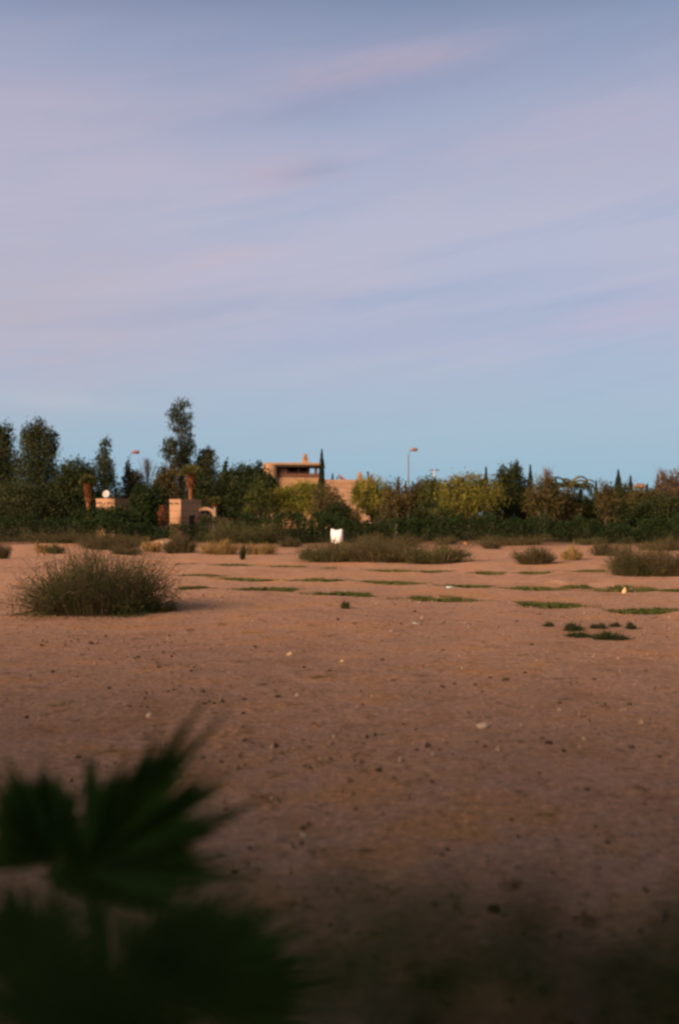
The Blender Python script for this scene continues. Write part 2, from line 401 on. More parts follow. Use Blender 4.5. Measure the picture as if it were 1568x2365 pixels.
# grass growing in the planting pits
G = []
for (cx, cy, r), (px, py, pw) in zip(PIT, pits):
    nb = int(2600 if py > 1330 else 1500)
    if (px, py) in ((430,1303),(765,1310)): nb = 300
    a = rng.uniform(0, 6.28, nb); rr = 1.25*r*np.sqrt(rng.uniform(0, 1, nb))*(.85+.3*np.sin(3*a+px))
    x = cx+rr*np.cos(a); y = cy+rr*np.sin(a)*.85
    hgt = rng.uniform(.025, .085, nb)*np.clip(1.5-1.1*(rr/r)**3, .3, 1)
    kp = (np.sin(x*5+y*3)+np.sin(x*9-y*2+1)*.7+np.sin(y*7+x)*.6+rng.normal(size=nb)*.5) > -1.0-.6*(rr < r*.5)
    x, y, hgt, a = x[kp], y[kp], hgt[kp], a[kp]; nb = len(x)
    b0 = np.stack([x, y, gz(x, y)-.005], 1)
    tip = b0+np.stack([rng.normal(size=nb)*.02, rng.normal(size=nb)*.02, hgt], 1)
    sd = np.stack([np.cos(a*7), np.sin(a*7), 0*a], 1)*.011
    Vb = np.stack([b0-sd, b0+sd, tip+sd*.25, tip-sd*.25], 1).reshape(-1, 3)
    G.append((Vb, np.arange(4*nb).reshape(nb, 4)))
# stray weeds over the field
nb = 2600
y = rng.uniform(5, 60, nb); x = rng.uniform(-1, 1, nb)*y*.36
keep = (np.sin(x*.9+2)*np.sin(y*.35+x*.3)+rng.normal(size=nb)*.3) > .75; x = x[keep]; y = y[keep]; nb = len(x)
b0 = np.stack([x, y, gz(x, y)-.005], 1); tip = b0+np.stack([rng.normal(size=nb)*.02, rng.normal(size=nb)*.02, rng.uniform(.015, .05, nb)], 1)
aa = rng.uniform(0, 6.28, nb); sd = np.stack([np.cos(aa), np.sin(aa), 0*aa], 1)*.01
G.append((np.stack([b0-sd, b0+sd, tip+sd*.25, tip-sd*.25], 1).reshape(-1, 3), np.arange(4*nb).reshape(nb, 4)))
o = part('grass', join(G), M['grass']); tag(o, 'short green grass growing in rows of shallow planting pits', kind='stuff', cat='grass')

# ------------------------------------------------------------ trees
def tree(name, label, cat, Yd, lobes, mat, trunk=None, group=None, leaf=.22, cover=4.0, sig=.17, trunkmat='barkd', per=14, limbs=7, leafmix=None, up=0, shell=.36):
    s = Yd/F
    L = [(W(cx, cy, Yd)+np.array([0, rng.uniform(-.3, .3)*rx*s, 0]), (rx*s, rx*s*.85, ry*s)) for cx, cy, rx, ry in lobes]
    tx = trunk[0] if trunk else lobes[-1][0]
    base = np.array([(tx-HX)*s, Yd, float(gz((tx-HX)*s, Yd))])
    t = thing(name, tuple(base), label, cat, group)
    G_, clumps = [], []
    for (c, r), (cx, cy, rx, ry) in zip(L, lobes):
        n_ = int(1.3*cover*math.pi*rx*ry/(leaf/s*leaf/s*.28))+30
        P_, q = lobepts((c, r), min(n_, 20000), per, sig, shell); P_ = P_[P_[:, 2] > .05]
        G_.append(leafquads(P_, leaf, up)); clumps.append(q)
    crown_o = part('crown', join(G_), M[mat], t)
    # trunk with limbs into the clumps
    top = L[0][0]; tw = trunk[1] if trunk else max(.12, lobes[0][2]*s*.07)
    mid = (base+top)/2+np.array([rng.normal()*.15, 0, 0])
    gs = [T([base-np.array([0, 0, .1]), base*.7+mid*.3, mid, top*.7+mid*.3, top], [tw*1.2, tw, tw*.8, tw*.55, tw*.25], 8)]
    for cl in clumps:
        for _ in range(limbs):
            q = cl[rng.integers(0, len(cl))]; k = rng.uniform(.25, .75); st = base*(1-k)+top*k
            if q[2] < st[2]: st = base*(1-k*.5)+top*k*.5
            m_ = (st+q)/2+np.array([0, 0, .12*np.linalg.norm(q-st)])
            gs.append(T([st, m_, q], [tw*.4, tw*.25, tw*.1], 5))
    part('trunk', join(gs), M[trunkmat], t, smooth=True)
    return t

# eucalyptus and dark trees on the left
tree('eucalyptus_tree', 'tall dark eucalyptus cut by the left edge of the photo', 'tree', 100,
     [(12,1010,24,32),(2,1060,38,50),(20,1110,40,70),(-30,1090,50,80)], 'euca', (10,.13), leaf=.22, cover=3.6, sig=.18)
tree('eucalyptus_tree', 'tall full eucalyptus with a pointed top near the left edge', 'tree', 96,
     [(92,998,22,30),(114,1028,22,38),(70,1018,27,42),(88,1070,46,48),(90,1130,56,60)], 'euca', (88,.15), leaf=.22, cover=3.8, sig=.18)
tree('shade_tree', 'round dark green tree crown right of the pointed left eucalyptus', 'tree', 92,
     [(180,1092,34,30),(150,1110,34,40),(205,1115,36,44),(170,1160,60,44)], 'dark', (175,.2))
tree('eucalyptus_tree', 'slim airy eucalyptus standing above the dish roofed gatehouse', 'tree', 98,
     [(244,1033,15,20),(241,1064,19,24),(245,1096,24,32),(255,1135,30,34)], 'euca', (245,.10), leaf=.2, cover=3.0, sig=.2)
tree('conifer_tree', 'small dark conifer just in front of the left street lamp', 'tree', 99,
     [(296,1080,5,22),(296,1105,12,26),(297,1140,17,34)], 'cyp', (296,.14))
tree('poplar_tree', 'brownish bushy tree right of the left street lamp', 'tree', 103,
     [(318,1120,20,30),(330,1150,26,40),(312,1105,12,20)], 'brown', (322,.15), cover=3)
# bare tree
def bare(name, label, x, y0, y1, Yd, wpx, nbr, mat='twigs', group=None, cat='bare tree', thick=.02):
    s = Yd/F; base = W(x, 1190, Yd); base[2] = float(gz(base[0], Yd)); top = W(x, y0, Yd)
    t = thing(name, tuple(base), label, cat, group)
    part('trunk', T([base-np.array([0,0,.1]), base*.5+top*.5+np.array([.1, 0, 0]), top], [thick*4, thick*2.5, thick], 6), M['bark'], t, smooth=True)
    gs = []; zb = W(x, y1, Yd)[2]
    for i in range(nbr):
        k = rng.uniform(0, 1); st = np.array([base[0], Yd, zb+(top[2]-zb)*k*.8])
        ln = (top[2]-st[2])*rng.uniform(.4, 1)+.2; an = rng.uniform(0, 6.28); sp_ = rng.uniform(.15, 1)*wpx*s*(1.15-k)
        e = st+np.array([math.cos(an)*sp_, math.sin(an)*sp_, ln])
        m_ = st*.5+e*.5+np.array([math.cos(an), math.sin(an), 0])*sp_*.12
        gs.append(T([st, m_, e], [thick, thick*.7, thick*.3], 3))
        for _ in range(3):
            q = st*.4+e*.6; e2 = q+rng.normal(size=3)*np.array([.3, .3, .25])+np.array([0, 0, .35])
            gs.append(T([q, e2], [thick*.5, thick*.25], 3))
    part('branches', join(gs), M[mat], t)
    return t
bare('bare_tree', 'leafless pinkish twiggy tree between lamp and tall eucalyptus', 341, 1062, 1130, 101, 26, 60)
tree('eucalyptus_tree', 'tallest tree, airy eucalyptus with two stacked leaf clumps', 'tree', 100,
     [(418,950,29,28),(416,978,27,26),(436,1010,14,28),(402,1040,32,30),(434,1046,24,34),(388,1030,16,18),(415,1078,36,30)], 'euca', (422,.12), leaf=.2, cover=2.3, sig=.16, limbs=6, per=22)
tree('eucalyptus_tree', 'rounded eucalyptus crown just right of the tallest tree', 'tree', 101,
     [(484,1052,18,20),(468,1060,18,22),(478,1085,30,30),(470,1120,36,40)], 'euca', (478,.12), leaf=.2, cover=3.4)
tree('shade_tree', 'dark olive tree under the tallest eucalyptus on its left', 'tree', 97,
     [(385,1100,26,26),(398,1120,32,36),(372,1125,22,30)], 'brown', (390,.18), cover=3.5)
tree('conifer_tree', 'small pointed conifer right of the rounded eucalyptus', 'tree', 98,
     [(521,1078,5,22),(521,1105,14,30),(518,1150,24,50)], 'dark', (521,.14))
tree('shade_tree', 'broad dark tree with bumpy top left of the villa', 'tree', 94,
     [(560,1098,28,26),(592,1098,28,28),(535,1115,28,30),(575,1145,60,44),(612,1122,22,24)], 'dark', (575,.25))
tree('shade_tree', 'dark green tree half hiding the left corner of the villa', 'tree', 92,
     [(620,1112,16,16),(600,1135,34,40),(632,1130,12,22)], 'dark', (612,.2))
tree('shade_tree', 'dense dark round tree between the two gatehouses', 'tree', 85,
     [(345,1150,36,34),(340,1185,40,44),(352,1190,38,40),(318,1152,16,24)], 'deep', (345,.2), leaf=.18)
tree('shade_tree', 'dark leafy tree filling the gap behind the two small palms', 'tree', 95,
     [(490,1140,44,40),(455,1130,30,40),(530,1170,44,40)], 'dark', (490,.22))
tree('shade_tree', 'dark green tree left of the dish roofed gatehouse', 'tree', 93,
     [(60,1160,70,45),(130,1170,70,45),(10,1165,50,50)], 'euca', (80,.25), cover=3.5)
tree('bush_tree', 'low dark green tree in front of the dish roofed gatehouse', 'tree', 79,
     [(245,1186,30,12),(225,1198,48,26),(275,1200,44,30)], 'deep', (250,.16), leaf=.18)

# villa side: yellow green trees with pale trunks
Y1 = 'young trees with thin pale trunks'
tree('young_tree', 'thin greenish tree left of the broad yellow green tree, pale trunk', 'tree', 84,
     [(600,1140,26,36),(582,1165,24,30),(615,1165,22,30)], 'scrubg', (595,.07), Y1, leaf=.16, cover=1.8, trunkmat='bark')
tree('young_tree', 'broad yellow green tree in front of the villa terrace', 'tree', 86,
     [(688,1145,46,32),(650,1152,34,28),(726,1150,36,32),(690,1172,62,26),(705,1128,28,18)], 'lime', (690,.1), leaf=.17, cover=2.9)
tree('young_tree', 'sparse brown tree right below the tall villa cypress', 'tree', 83,
     [(752,1150,30,34),(775,1170,28,28),(738,1175,26,26)], 'brown', (757,.07), leaf=.16, cover=2.0, trunkmat='bark')
tree('shade_tree', 'small dark bush tree below the villa wall', 'tree', 81,
     [(782,1180,26,22),(760,1195,24,18)], 'dark', (778,.1), leaf=.17)
tree('young_tree', 'yellow green tree at the right end of the villa wall', 'tree', 87,
     [(856,1128,38,28),(842,1155,32,26),(880,1145,32,32),(828,1138,18,22),(868,1172,40,22)], 'lime', (860,.1), leaf=.17, cover=2.8)
tree('young_tree', 'thin brown leaved tree left of the tall street lamp', 'tree', 82,
     [(912,1145,26,38),(898,1170,32,30),(930,1165,22,34)], 'brown', (912,.08), Y1, leaf=.16, cover=2.0, trunkmat='bark')
tree('young_tree', 'thin olive tree just right of the tall street lamp', 'tree', 89,
     [(960,1150,30,32),(975,1130,22,26),(945,1165,24,30)], 'brown', (950,.08), Y1, leaf=.17, cover=2.2)
tree('shade_tree', 'grey green leafy tree between tall street lamp and broad olive tree', 'tree', 88,
     [(998,1125,26,24),(1012,1145,34,30),(985,1150,24,30)], 'scrubg', (1000,.12), leaf=.17, cover=3.0)
tree('shade_tree', 'low dark tree in front of the grey green leafy tree', 'tree', 80,
     [(990,1185,28,30),(965,1200,26,22),(1022,1195,34,20)], 'dark', (985,.12), leaf=.17)
tree('olive_tree', 'largest round olive yellow tree in the middle of the row', 'tree', 85,
     [(1082,1118,44,26),(1050,1130,38,30),(1120,1135,40,32),(1085,1155,72,36),(1060,1180,60,24)], 'olive', (1080,.12), leaf=.17, cover=2.9, trunkmat='bark')
tree('poplar_tree', 'dark green twin topped tree taller than its neighbours', 'tree', 90,
     [(1163,1095,15,24),(1188,1088,14,24),(1160,1120,24,30),(1190,1115,22,36),(1176,1160,42,46)], 'dark', (1176,.2), leaf=.19, cover=3.6)
tree('shade_tree', 'dark tree to the right of the twin topped tree', 'tree', 91,
     [(1210,1135,24,26),(1215,1165,34,36)], 'dark', (1212,.15), leaf=.18)
tree('young_tree', 'brownish tree with pale trunk left of the feathery palms', 'tree', 84,
     [(1258,1135,34,36),(1238,1160,34,34),(1280,1160,30,34),(1262,1118,18,16)], 'scrub', (1257,.09), leaf=.16, cover=2.3, trunkmat='bark')
tree('shade_tree', 'reddish brown low tree beneath the feathery palms', 'tree', 86,
     [(1298,1160,26,36),(1310,1180,34,26)], 'brown', (1300,.1), leaf=.17, cover=2.8)
tree('shade_tree', 'dark green mass of leaves under the feathery palms', 'tree', 88,
     [(1330,1165,46,26),(1350,1185,56,30),(1385,1158,22,24)], 'dark', (1345,.18), leaf=.18)
tree('young_tree', 'brown feathery tree between palms and tallest right cypress', 'tree', 83,
     [(1396,1145,24,32),(1405,1170,30,34)], 'scrub', (1400,.08), leaf=.16, cover=2.5)
tree('shade_tree', 'rounded green tree at the foot of the tallest right cypress', 'tree', 92,
     [(1438,1140,28,24),(1425,1165,36,34),(1455,1160,30,30)], 'dark', (1435,.15), leaf=.18)
tree('young_tree', 'orange brown tree below the far thatched shelter', 'tree', 84,
     [(1480,1150,34,26),(1460,1170,34,26),(1500,1165,32,30)], 'scrub', (1480,.09), leaf=.16, cover=2.8)
tree('shade_tree', 'dark green low tree left of the leafless right edge tree', 'tree', 82,
     [(1505,1185,40,34),(1540,1180,38,40),(1455,1195,40,28)], 'dark', (1510,.14), leaf=.18)
tree('rust_tree', 'reddish brown half bare tree at the right edge', 'tree', 85,
     [(1545,1112,26,20),(1565,1105,30,26),(1540,1140,36,28),(1575,1150,34,40),(1520,1130,14,20)], 'rust', (1548,.14), leaf=.15, cover=1.35, per=8)
bare('bare_tree', 'leafless twiggy tree above the brownish pale trunked tree', 1264, 1088, 1130, 87, 24, 45)
bare('bare_tree', 'leafless twiggy tree rising from the right edge tree', 1528, 1090, 1150, 88, 34, 60)

BL = ['far tree behind the eucalyptus at the left edge', 'far tree between the two left eucalyptuses', 'far tree behind the round dark crown on the left', 'far tree behind the slim airy eucalyptus',
  'far tree behind the small conifer by the left lamp', 'far tree behind the pinkish bare tree', 'far tree behind the dark olive tree', 'far tree behind the rounded eucalyptus', 'far tree behind the broad bumpy dark tree',
  'far tree at the left foot of the villa', 'far low tree below the bare part of the villa wall', 'far tree behind the right end of the villa wall', 'far tree behind the tall street lamp',
  'far tree behind the grey green leafy tree', 'far tree behind the left half of the round olive tree', 'far tree behind the right half of the round olive tree', 'far tree right of the twin topped tree',
  'far tree behind the brownish pale trunked tree', 'far tree directly behind the feathery palms', 'far tree right of the feathery palms', 'far tree behind the tallest right cypress', 'far tree right of the thatched shelter', 'far tree behind the right edge tree']
BG = 'far dark garden trees filling in behind the front row'
for i, (x_, yt, rx_) in enumerate([(-15,1120,60),(70,1118,60),(150,1125,55),(228,1135,40),(280,1140,30),(330,1128,32),(395,1120,46),(470,1118,44),(540,1112,46),(600,1128,36),
        (800,1166,36),(893,1128,40),(945,1132,34),(1010,1126,42),(1065,1122,44),(1140,1122,44),(1215,1128,40),(1270,1126,38),(1330,1146,42),(1395,1140,34),(1445,1134,38),(1500,1128,42),(1560,1118,50)]):
    tree('shade_tree', BL[i], 'tree', 116+rng.uniform(-3, 3),
         [(x_, yt+26, rx_*.8, 26), (x_-rx_*.4, yt+48, rx_*.7, 34), (x_+rx_*.4, yt+48, rx_*.7, 34)], ('dark', 'euca', 'brown', 'dark')[i % 4], (x_, .18), BG, leaf=.27, cover=2.6, limbs=4)

# cypresses: one mesh of needles per tree, proportioned by hand
CG = 'slender cypresses behind the tree row'
def cypress(x, y0, y1, wpx, Yd, label, group=CG):
    s = Yd/F; top = W(x, y0, Yd); base = np.array([top[0], Yd, float(gz(top[0], Yd))])
    t = thing('cypress_tree', tuple(base), label, 'cypress', group)
    Ht = top[2]-base[2]; rw = wpx*s*.66
    n_ = int(Ht*420*max(.35, rw))+900
    k = rng.uniform(.03, 1, n_); prof = np.interp(k, [0, .08, .3, .6, .85, 1], [.5, .85, 1.0, .85, .5, .05])
    a = rng.uniform(0, 6.28, n_); rr = rw*prof*(rng.uniform(0, 1, n_)**.4)*(1+.22*np.sin(k*26+a*2))
    C = np.stack([base[0]+rr*np.cos(a), Yd+rr*np.sin(a), base[2]+k*Ht], 1)
    part('crown', leafquads(C, .26, up=2.2, ratio=.4), M['cyp'], t)
    part('trunk', T([base-np.array([0,0,.1]), base+np.array([0,0,Ht*.5]), base+np.array([0,0,Ht*.93])], [.12, .07, .02], 6), M['barkd'], t)
cyps = [(743,1038,15,122,'tall narrow cypress directly against the right end of the villa terrace'),
 (768,1094,12,166,'short cypress tip just right of the tall villa cypress'),
 (779,1101,6,166,'thinnest cypress tip beside the red lean roof'),
 (850,1090,9,166,'short cypress tip right of the small villa chimney'),
 (858,1098,7,166,'shorter cypress behind the one right of the small villa chimney'),
 (920,1102,9,112,'slim cypress left of the tall street lamp'),
 (937,1112,8,118,'small cypress touching the tall street lamp'),
 (953,1112,8,120,'first small cypress right of the tall street lamp'),
 (965,1114,11,116,'second small cypress right of the tall street lamp, stouter'),
 (1003,1104,14,118,'cypress below the double headed far lamp'),
 (1028,1110,9,122,'small cypress between far double lamp and the round olive tree'),
 (1122,1079,11,112,'cypress tip poking above the round olive tree'),
 (1224,1075,13,110,'cypress spire right of the twin topped tree'),
 (1262,1104,9,116,'small cypress above the brownish pale trunked tree'),
 (1283,1102,10,118,'small cypress just left of the feathery palms'),
 (1376,1110,9,114,'short cypress right of the feathery palms'),
 (1427,1086,17,104,'tallest and widest cypress on the right side'),
 (1455,1099,12,110,'cypress right of the tallest one, a little shorter'),
 (1518,1096,11,108,'cypress beside the reddish right edge tree'),
 (1494,1118,7,112,'small thin cypress right of the far thatched shelter')]
for x, y0, wp, Yd, lb in cyps: cypress(x, y0, 1190, wp, Yd, lb)

# ---- palms
def frond(o, az_, el_, L, droop, leaflet, n=16):
    """a feather frond: rachis curve and leaflets"""
    pts = []; p = np.array(o, float); e = el_
    for i in range(9):
        pts.append(p.copy()); p = p+np.array([math.cos(az_)*math.cos(e), math.sin(az_)*math.cos(e), math.sin(e)])*L/8; e -= droop/8*(1+i*.18)
    pts = np.array(pts); gs = [T(pts, np.linspace(.03, .01, 9), 4)]
    side = np.array([-math.sin(az_), math.cos(az_), 0]); C, D_ = [], []
    for i in range(n*2):
        k = .15+.85*i/(n*2-1); q = pts[min(int(k*8), 7)]*(1-(k*8 % 1))+pts[min(int(k*8)+1, 8)]*(k*8 % 1) if k < 1 else pts[8]
        tg = pts[min(int(k*8)+1, 8)]-pts[min(int(k*8), 7)] if k < 1 else pts[8]-pts[7]; tg /= np.linalg.norm(tg)+1e-9
        ln = leaflet*math.sin(math.pi*min(.95, .2+k*.75))
        for sg in (-1, 1):
            dr = tg*.6+side*sg*.8+np.array([0, 0, -.25]); dr /= np.linalg.norm(dr)
            C.append([q, q+dr*ln*.5+tg*.06, q+dr*ln+np.array([0, 0, -.12*ln]), q+dr*ln*.5-tg*.06])
    C = np.array(C).reshape(-1, 3); gs.append((C, np.arange(len(C)).reshape(-1, 4)))
    return join(gs)
def feather_palm(x, ytop, Yd, label, fr, L, leaflet=.5, trunk_r=.2, group=None):
    c = W(x, ytop, Yd); base = np.array([c[0], Yd, float(gz(c[0], Yd))])
    t = thing('date_palm', tuple(base), label, 'palm tree', group)
    part('trunk', T([base-np.array([0,0,.1]), (base+c)/2, c], [trunk_r*1.2, trunk_r, trunk_r*.9], 8), M['barkd'], t, smooth=True)
    for az_, el_, dr, k in fr: part('frond', frond(c, R(az_), R(el_), L*k, dr, leaflet), M['palmf'], t)
feather_palm(1312, 1131, 93, 'feathery palm with long arching fronds above the tree row',
   [(180,62,2.4,1.0),(175,80,1.6,.95),(5,62,1.9,1.15),(20,75,1.6,1.1),(0,40,1.9,1.1),(90,70,1.5,1),(270,65,1.8,.9),(200,40,2.2,.9),(330,50,2.0,1.0),(150,50,2,.9),(60,50,2,.9)], 2.7, .55, .25)
feather_palm(1340, 1130, 95, 'second feathery palm, right of the one with arching fronds',
   [(0,64,2.6,1.05),(10,80,1.8,.95),(172,66,2.0,.9),(180,45,2.2,.9),(270,60,2,.9),(345,45,2.4,1.0),(90,65,2,.9),(30,50,2.2,.95),(150,70,2,.9)], 2.3, .5, .22)
def skirt_palm(x, ycrown, ybase, Yd, rc, label, skirt_len, trunk_r=.18, crownmat='palmf', skirtw=1.0):
    s = Yd/F; c = W(x, ycrown, Yd); base = np.array([c[0], Yd, float(gz(c[0], Yd))])
    t = thing('fan_palm', tuple(base), label, 'palm tree', 'fan palms around the gatehouses')
    part('trunk', T([base-np.array([0,0,.1]), (base+c)/2, c], [trunk_r*1.15, trunk_r, trunk_r*.9], 10), M['bark'] if skirt_len < 20 else M['skirt'], t, smooth=True)
    r_ = rc*s; n_ = 900; q = rng.normal(size=(n_, 3)); q /= np.linalg.norm(q, axis=1)[:, None]; q[:, 2] = abs(q[:, 2])*.9-.25
    C = c+q*r_*rng.uniform(.4, 1.05, n_)[:, None]
    part('crown', leafquads(C, .34, dirs=q*1.0, ratio=.25), M[crownmat], t)
    if skirt_len:
        k = rng.uniform(0, 1, 700); a = rng.uniform(0, 6.28, 700); rr = trunk_r*(2.0*skirtw-k*.9)
        C = np.stack([c[0]+rr*np.cos(a), Yd+rr*np.sin(a), c[2]-k*skirt_len*s], 1)
        part('dead_fronds', leafquads(C, .4, up=-2.5, ratio=.22), M['skirt'], t)
skirt_palm(205, 1112, 1190, 84, 20, 'fan palm with orange skirt left of the dish roofed gatehouse', 46, .17)
skirt_palm(441, 1092, 1190, 86, 28, 'tallest fan palm, orange brown trunk, above the corner gatehouse', 34, .19)
skirt_palm(497, 1158, 1190, 80, 15, 'smallest fan palm with short pale trunk right of the arch', 8, .12)

# ------------------------------------------------------------ hedges
def hedge(label, runs, Yd, mat, leaf=.15, name='hedge', cat='hedge', dens=1.0):
    """runs: list of (x0, x1, ytop) top outline; a long thick hedge of leaves on stems"""
    s = Yd/F; C = []; x0 = runs[0][0]; x1 = runs[-1][1]
    base = np.array([((x0+x1)/2-HX)*s, Yd, 0.0]); base[2] = float(gz(base[0], base[1]))
    t = thing(name, tuple(base), label, cat)
    gs = []
    for a, b, yt in runs:
        z1 = H-(yt-HY)*s; n_ = int((b-a)*s*z1*420*dens)
        x = ((a+rng.uniform(-.04, 1.04, n_)*(b-a))-HX)*s; k = rng.uniform(0, 1, n_)**.75
        bump = .22*np.sin(x*.9+a)+.18*np.sin(x*2.3+b)+.10*np.sin(x*5.1+b)
        depth = (rng.uniform(0, 1, n_)**.6)*rng.choice([-1, 1], n_)*.9*(1-.3*k**3)
        y = Yd+depth; z = k*(z1+bump)+rng.normal(size=n_)*.05
        C.append(np.stack([x, y, np.maximum(z, .03)+gz(x, y)], 1))
        for xx in np.arange(a, b, 9):
            X_ = (xx-HX)*s; z0 = float(gz(X_, Yd)); gs.append(T([(X_, Yd, z0-.05), (X_+rng.normal()*.15, Yd+.2, z0+z1*.5), (X_+rng.normal()*.3, Yd, z0+z1*.85)], [.03, .02, .01], 4))
    part('foliage', leafquads(np.vstack(C), leaf), M[mat], t); part('stems', join(gs), M['barkd'], t)
hedge('long dark green hedge behind the scrub on the right half', [(775,850,1197),(850,960,1199),(960,1060,1194),(1060,1150,1201),(1150,1260,1197),(1260,1380,1200),(1380,1480,1206),(1480,1600,1196)], 76, 'deep', dens=1.5)
hedge('dark green hedge in the middle below the yellow green tree', [(560,640,1196),(640,720,1188),(720,790,1192)], 77, 'deep', dens=1.7)
hedge('dark green hedge on the left below the eucalyptus trees', [(-40,80,1196),(80,200,1192),(200,300,1200)], 75.5, 'deep')
hedge('dark low hedge below the corner gatehouse', [(300,400,1210),(400,470,1208),(470,565,1200)], 76.5, 'deep')

# ------------------------------------------------------------ buildings
def cornerhouse(label, xc, Yd, wl, wr, ytop, zbase=0):
    """small adobe building seen corner on; wl/wr = visible px widths of lit and shaded faces"""
    s = Yd/F; c = W(xc, ytop, Yd); zt = c[2]
    t = thing('gatehouse', (c[0], Yd, 0), label, 'building', 'small adobe gatehouses')
    th = R(50)  # left face direction
    dl = np.array([-math.sin(th), math.cos(th), 0]); dr = np.array([math.cos(R(50)), math.sin(R(50)), 0])
    Ll = wl*s/math.sin(th); Lr = wr*s/math.cos(R(50))
    A = np.array([c[0], Yd, 0]); B = A+dl*Ll; D_ = A+dr*Lr; E = B+dr*Lr
    def prism(P, z0, z1, g_=0):
        P = [p+ (p-sum(P)/4)/np.linalg.norm(p-sum(P)/4)*g_ for p in P]
        V = [np.array([p[0], p[1], z]) for z in (z0, z1) for p in P]
        return np.array(V), np.array([[0,1,5,4],[1,2,6,5],[2,3,7,6],[3,0,4,7],[4,5,6,7],[3,2,1,0]])
    P = [A, D_, E, B]
    part('wall', prism(P, -.2, zt-.12), M['adobe2'], t)
    part('parapet', prism(P, zt-.12, zt, .05), M['adobe2'], t)
    # door recess on the shaded side
    m_ = A+dr*Lr*.55; n_ = np.array([dr[1], -dr[0], 0])
    part('door', box((m_+n_*.0)+np.array([0, 0, 1.0]), (Lr*.28, .08, 2.0), math.atan2(dr[1], dr[0])), M['timber'], t)
    for k in (.25, .75):   # drain spouts
        q = A+dl*Ll*k+np.array([0, 0, zt-.35]); n2 = np.array([-dl[1], dl[0], 0]); n2 = n2 if n2[1] < 0 else -n2
        part('drain_spout', T([q, q+n2*.35], [.05, .05], 6), M['barkd'], t)
    return t, A, B, D_, zt
t, A, B, D_, zt = cornerhouse('small flat roofed adobe gatehouse with a white dish on its roof', 266, 86, 54, 38, 1151)
# satellite dish on the roof
def dish(pos, r, label, tilt, az_):
    t = thing('satellite_dish', tuple(pos), label, 'satellite dish')
    n1, n2 = 20, 5; V, Fq = [], []; e = Euler((R(tilt), 0, R(az_))).to_matrix()
    for off in (0, .025):
        for j in range(n2+1):
            for i in range(n1):
                rr = r*j/n2+.001; a = 2*math.pi*i/n1
                p = e @ Vector((rr*math.cos(a), rr*math.sin(a), .28*rr*rr/r-off)); V.append(np.array(pos)+np.array([0, 0, r*1.15])+np.array(p))
    S = (n2+1)*n1
    for o_ in (0, S):
        for j in range(n2):
            for i in range(n1): Fq.append([o_+j*n1+i, o_+j*n1+(i+1) % n1, o_+(j+1)*n1+(i+1) % n1, o_+(j+1)*n1+i])
    L = n2*n1
    for i in range(n1): Fq.append([L+i, L+(i+1) % n1, S+L+(i+1) % n1, S+L+i])
    part('reflector', (np.array(V), np.array(Fq)), M['dish'], t, smooth=True)
    ctr = np.array(pos)+np.array([0, 0, r*1.15])
    part('mast', T([pos, ctr-np.array([0, -.05, .05])], [.03, .03], 6), M['metal'], t)
    tip = ctr+np.array(e @ Vector((0, 0, r*1.0))); low = ctr+np.array(e @ Vector((0, -r, .28*r)))
    part('feed_arm', T([low, tip], [.015, .015], 5), M['metal'], t); part('feed_horn', T([tip, tip-np.array(e @ Vector((0, 0, .12)))], [.04, .06], 8), M['dish'], t)
rp = W(247, 1152, 87.0); dish((rp[0], 87.0, zt), .33, 'white satellite dish on the left gatehouse roof', 78, -20)
cornerhouse('tall narrow adobe gatehouse beside the arch, left face bright', 418, 82, 30, 40, 1153)
# low adobe wall with the arch
s = 83.5/F
t = thing('arch_wall', tuple(W(490, 1216, 83.5)*np.array([1,1,0])), 'low adobe wall with a wide arch right of the tall gatehouse', 'wall')
def archwall(x0, x1, ytop, xa, ra_px, yspring, Yd, th=.4):
    s = Yd/F; X0, X1 = (x0-HX)*s, (x1-HX)*s; zt = H-(ytop-HY)*s; cx = (xa-HX)*s; ra = ra_px*s; zs = H-(yspring-HY)*s
    N_ = 14; top, bot = [], []
    prof = [(X0, -.2)]+[(cx-ra, -.2)]+[(cx-ra*math.cos(math.pi*i/N_), zs+ra*.75*math.sin(math.pi*i/N_)) for i in range(N_+1)]+[(cx+ra, -.2), (X1, -.2)]
    V, Fq = [], []
    for (x, z) in prof:
        zt2 = zt+.25*math.exp(-((x-cx)/ra)**2)
        for yy in (Yd, Yd+th): V += [(x, yy, z), (x, yy, zt2)]
    for i in range(len(prof)-1):
        a, b = i*4, (i+1)*4
        if abs(prof[i][0]-prof[i+1][0]) < 1e-6:
            Fq += [[a, b, b+2, a+2]]; continue
        Fq += [[a, b, b+1, a+1], [a+2, a+3, b+3, b+2], [a+1, b+1, b+3, a+3], [a, a+2, b+2, b]]
    Fq += [[0, 1, 3, 2]]; e = (len(prof)-1)*4; Fq += [[e, e+2, e+3, e+1]]
    return np.array(V, float), np.array(Fq)
part('wall', archwall(446, 500, 1178, 474, 17, 1191, 83.5), M['adobe2'], t)

# the villa: built square, then turned a little so its right end recedes
VY = 150.0; vs = VY/F; vr = R(7)
vc = W(735, 1190, VY); vc[2] = 0
def vb(x0, x1, y0, y1, d0, d1):
    a, b = (x0-735)*vs/math.cos(vr), (x1-735)*vs/math.cos(vr); z0, z1 = H-(y1-HY)*vs, H-(y0-HY)*vs
    c = np.array([(a+b)/2, (d0+d1)/2]); cc = np.array([c[0]*math.cos(vr)-c[1]*math.sin(vr), c[0]*math.sin(vr)+c[1]*math.cos(vr)])
    return box((vc[0]+cc[0], vc[1]+cc[1], (z0+z1)/2), (b-a, d1-d0, z1-z0), vr)
def soft(o, wd=.15, seg=3):
    b = o.modifiers.new('bevel', 'BEVEL'); b.width = wd; b.segments = seg; b.limit_method = 'ANGLE'; return o
t = thing('villa', tuple(vc), 'large ochre adobe villa with roof terrace behind the trees', 'building')
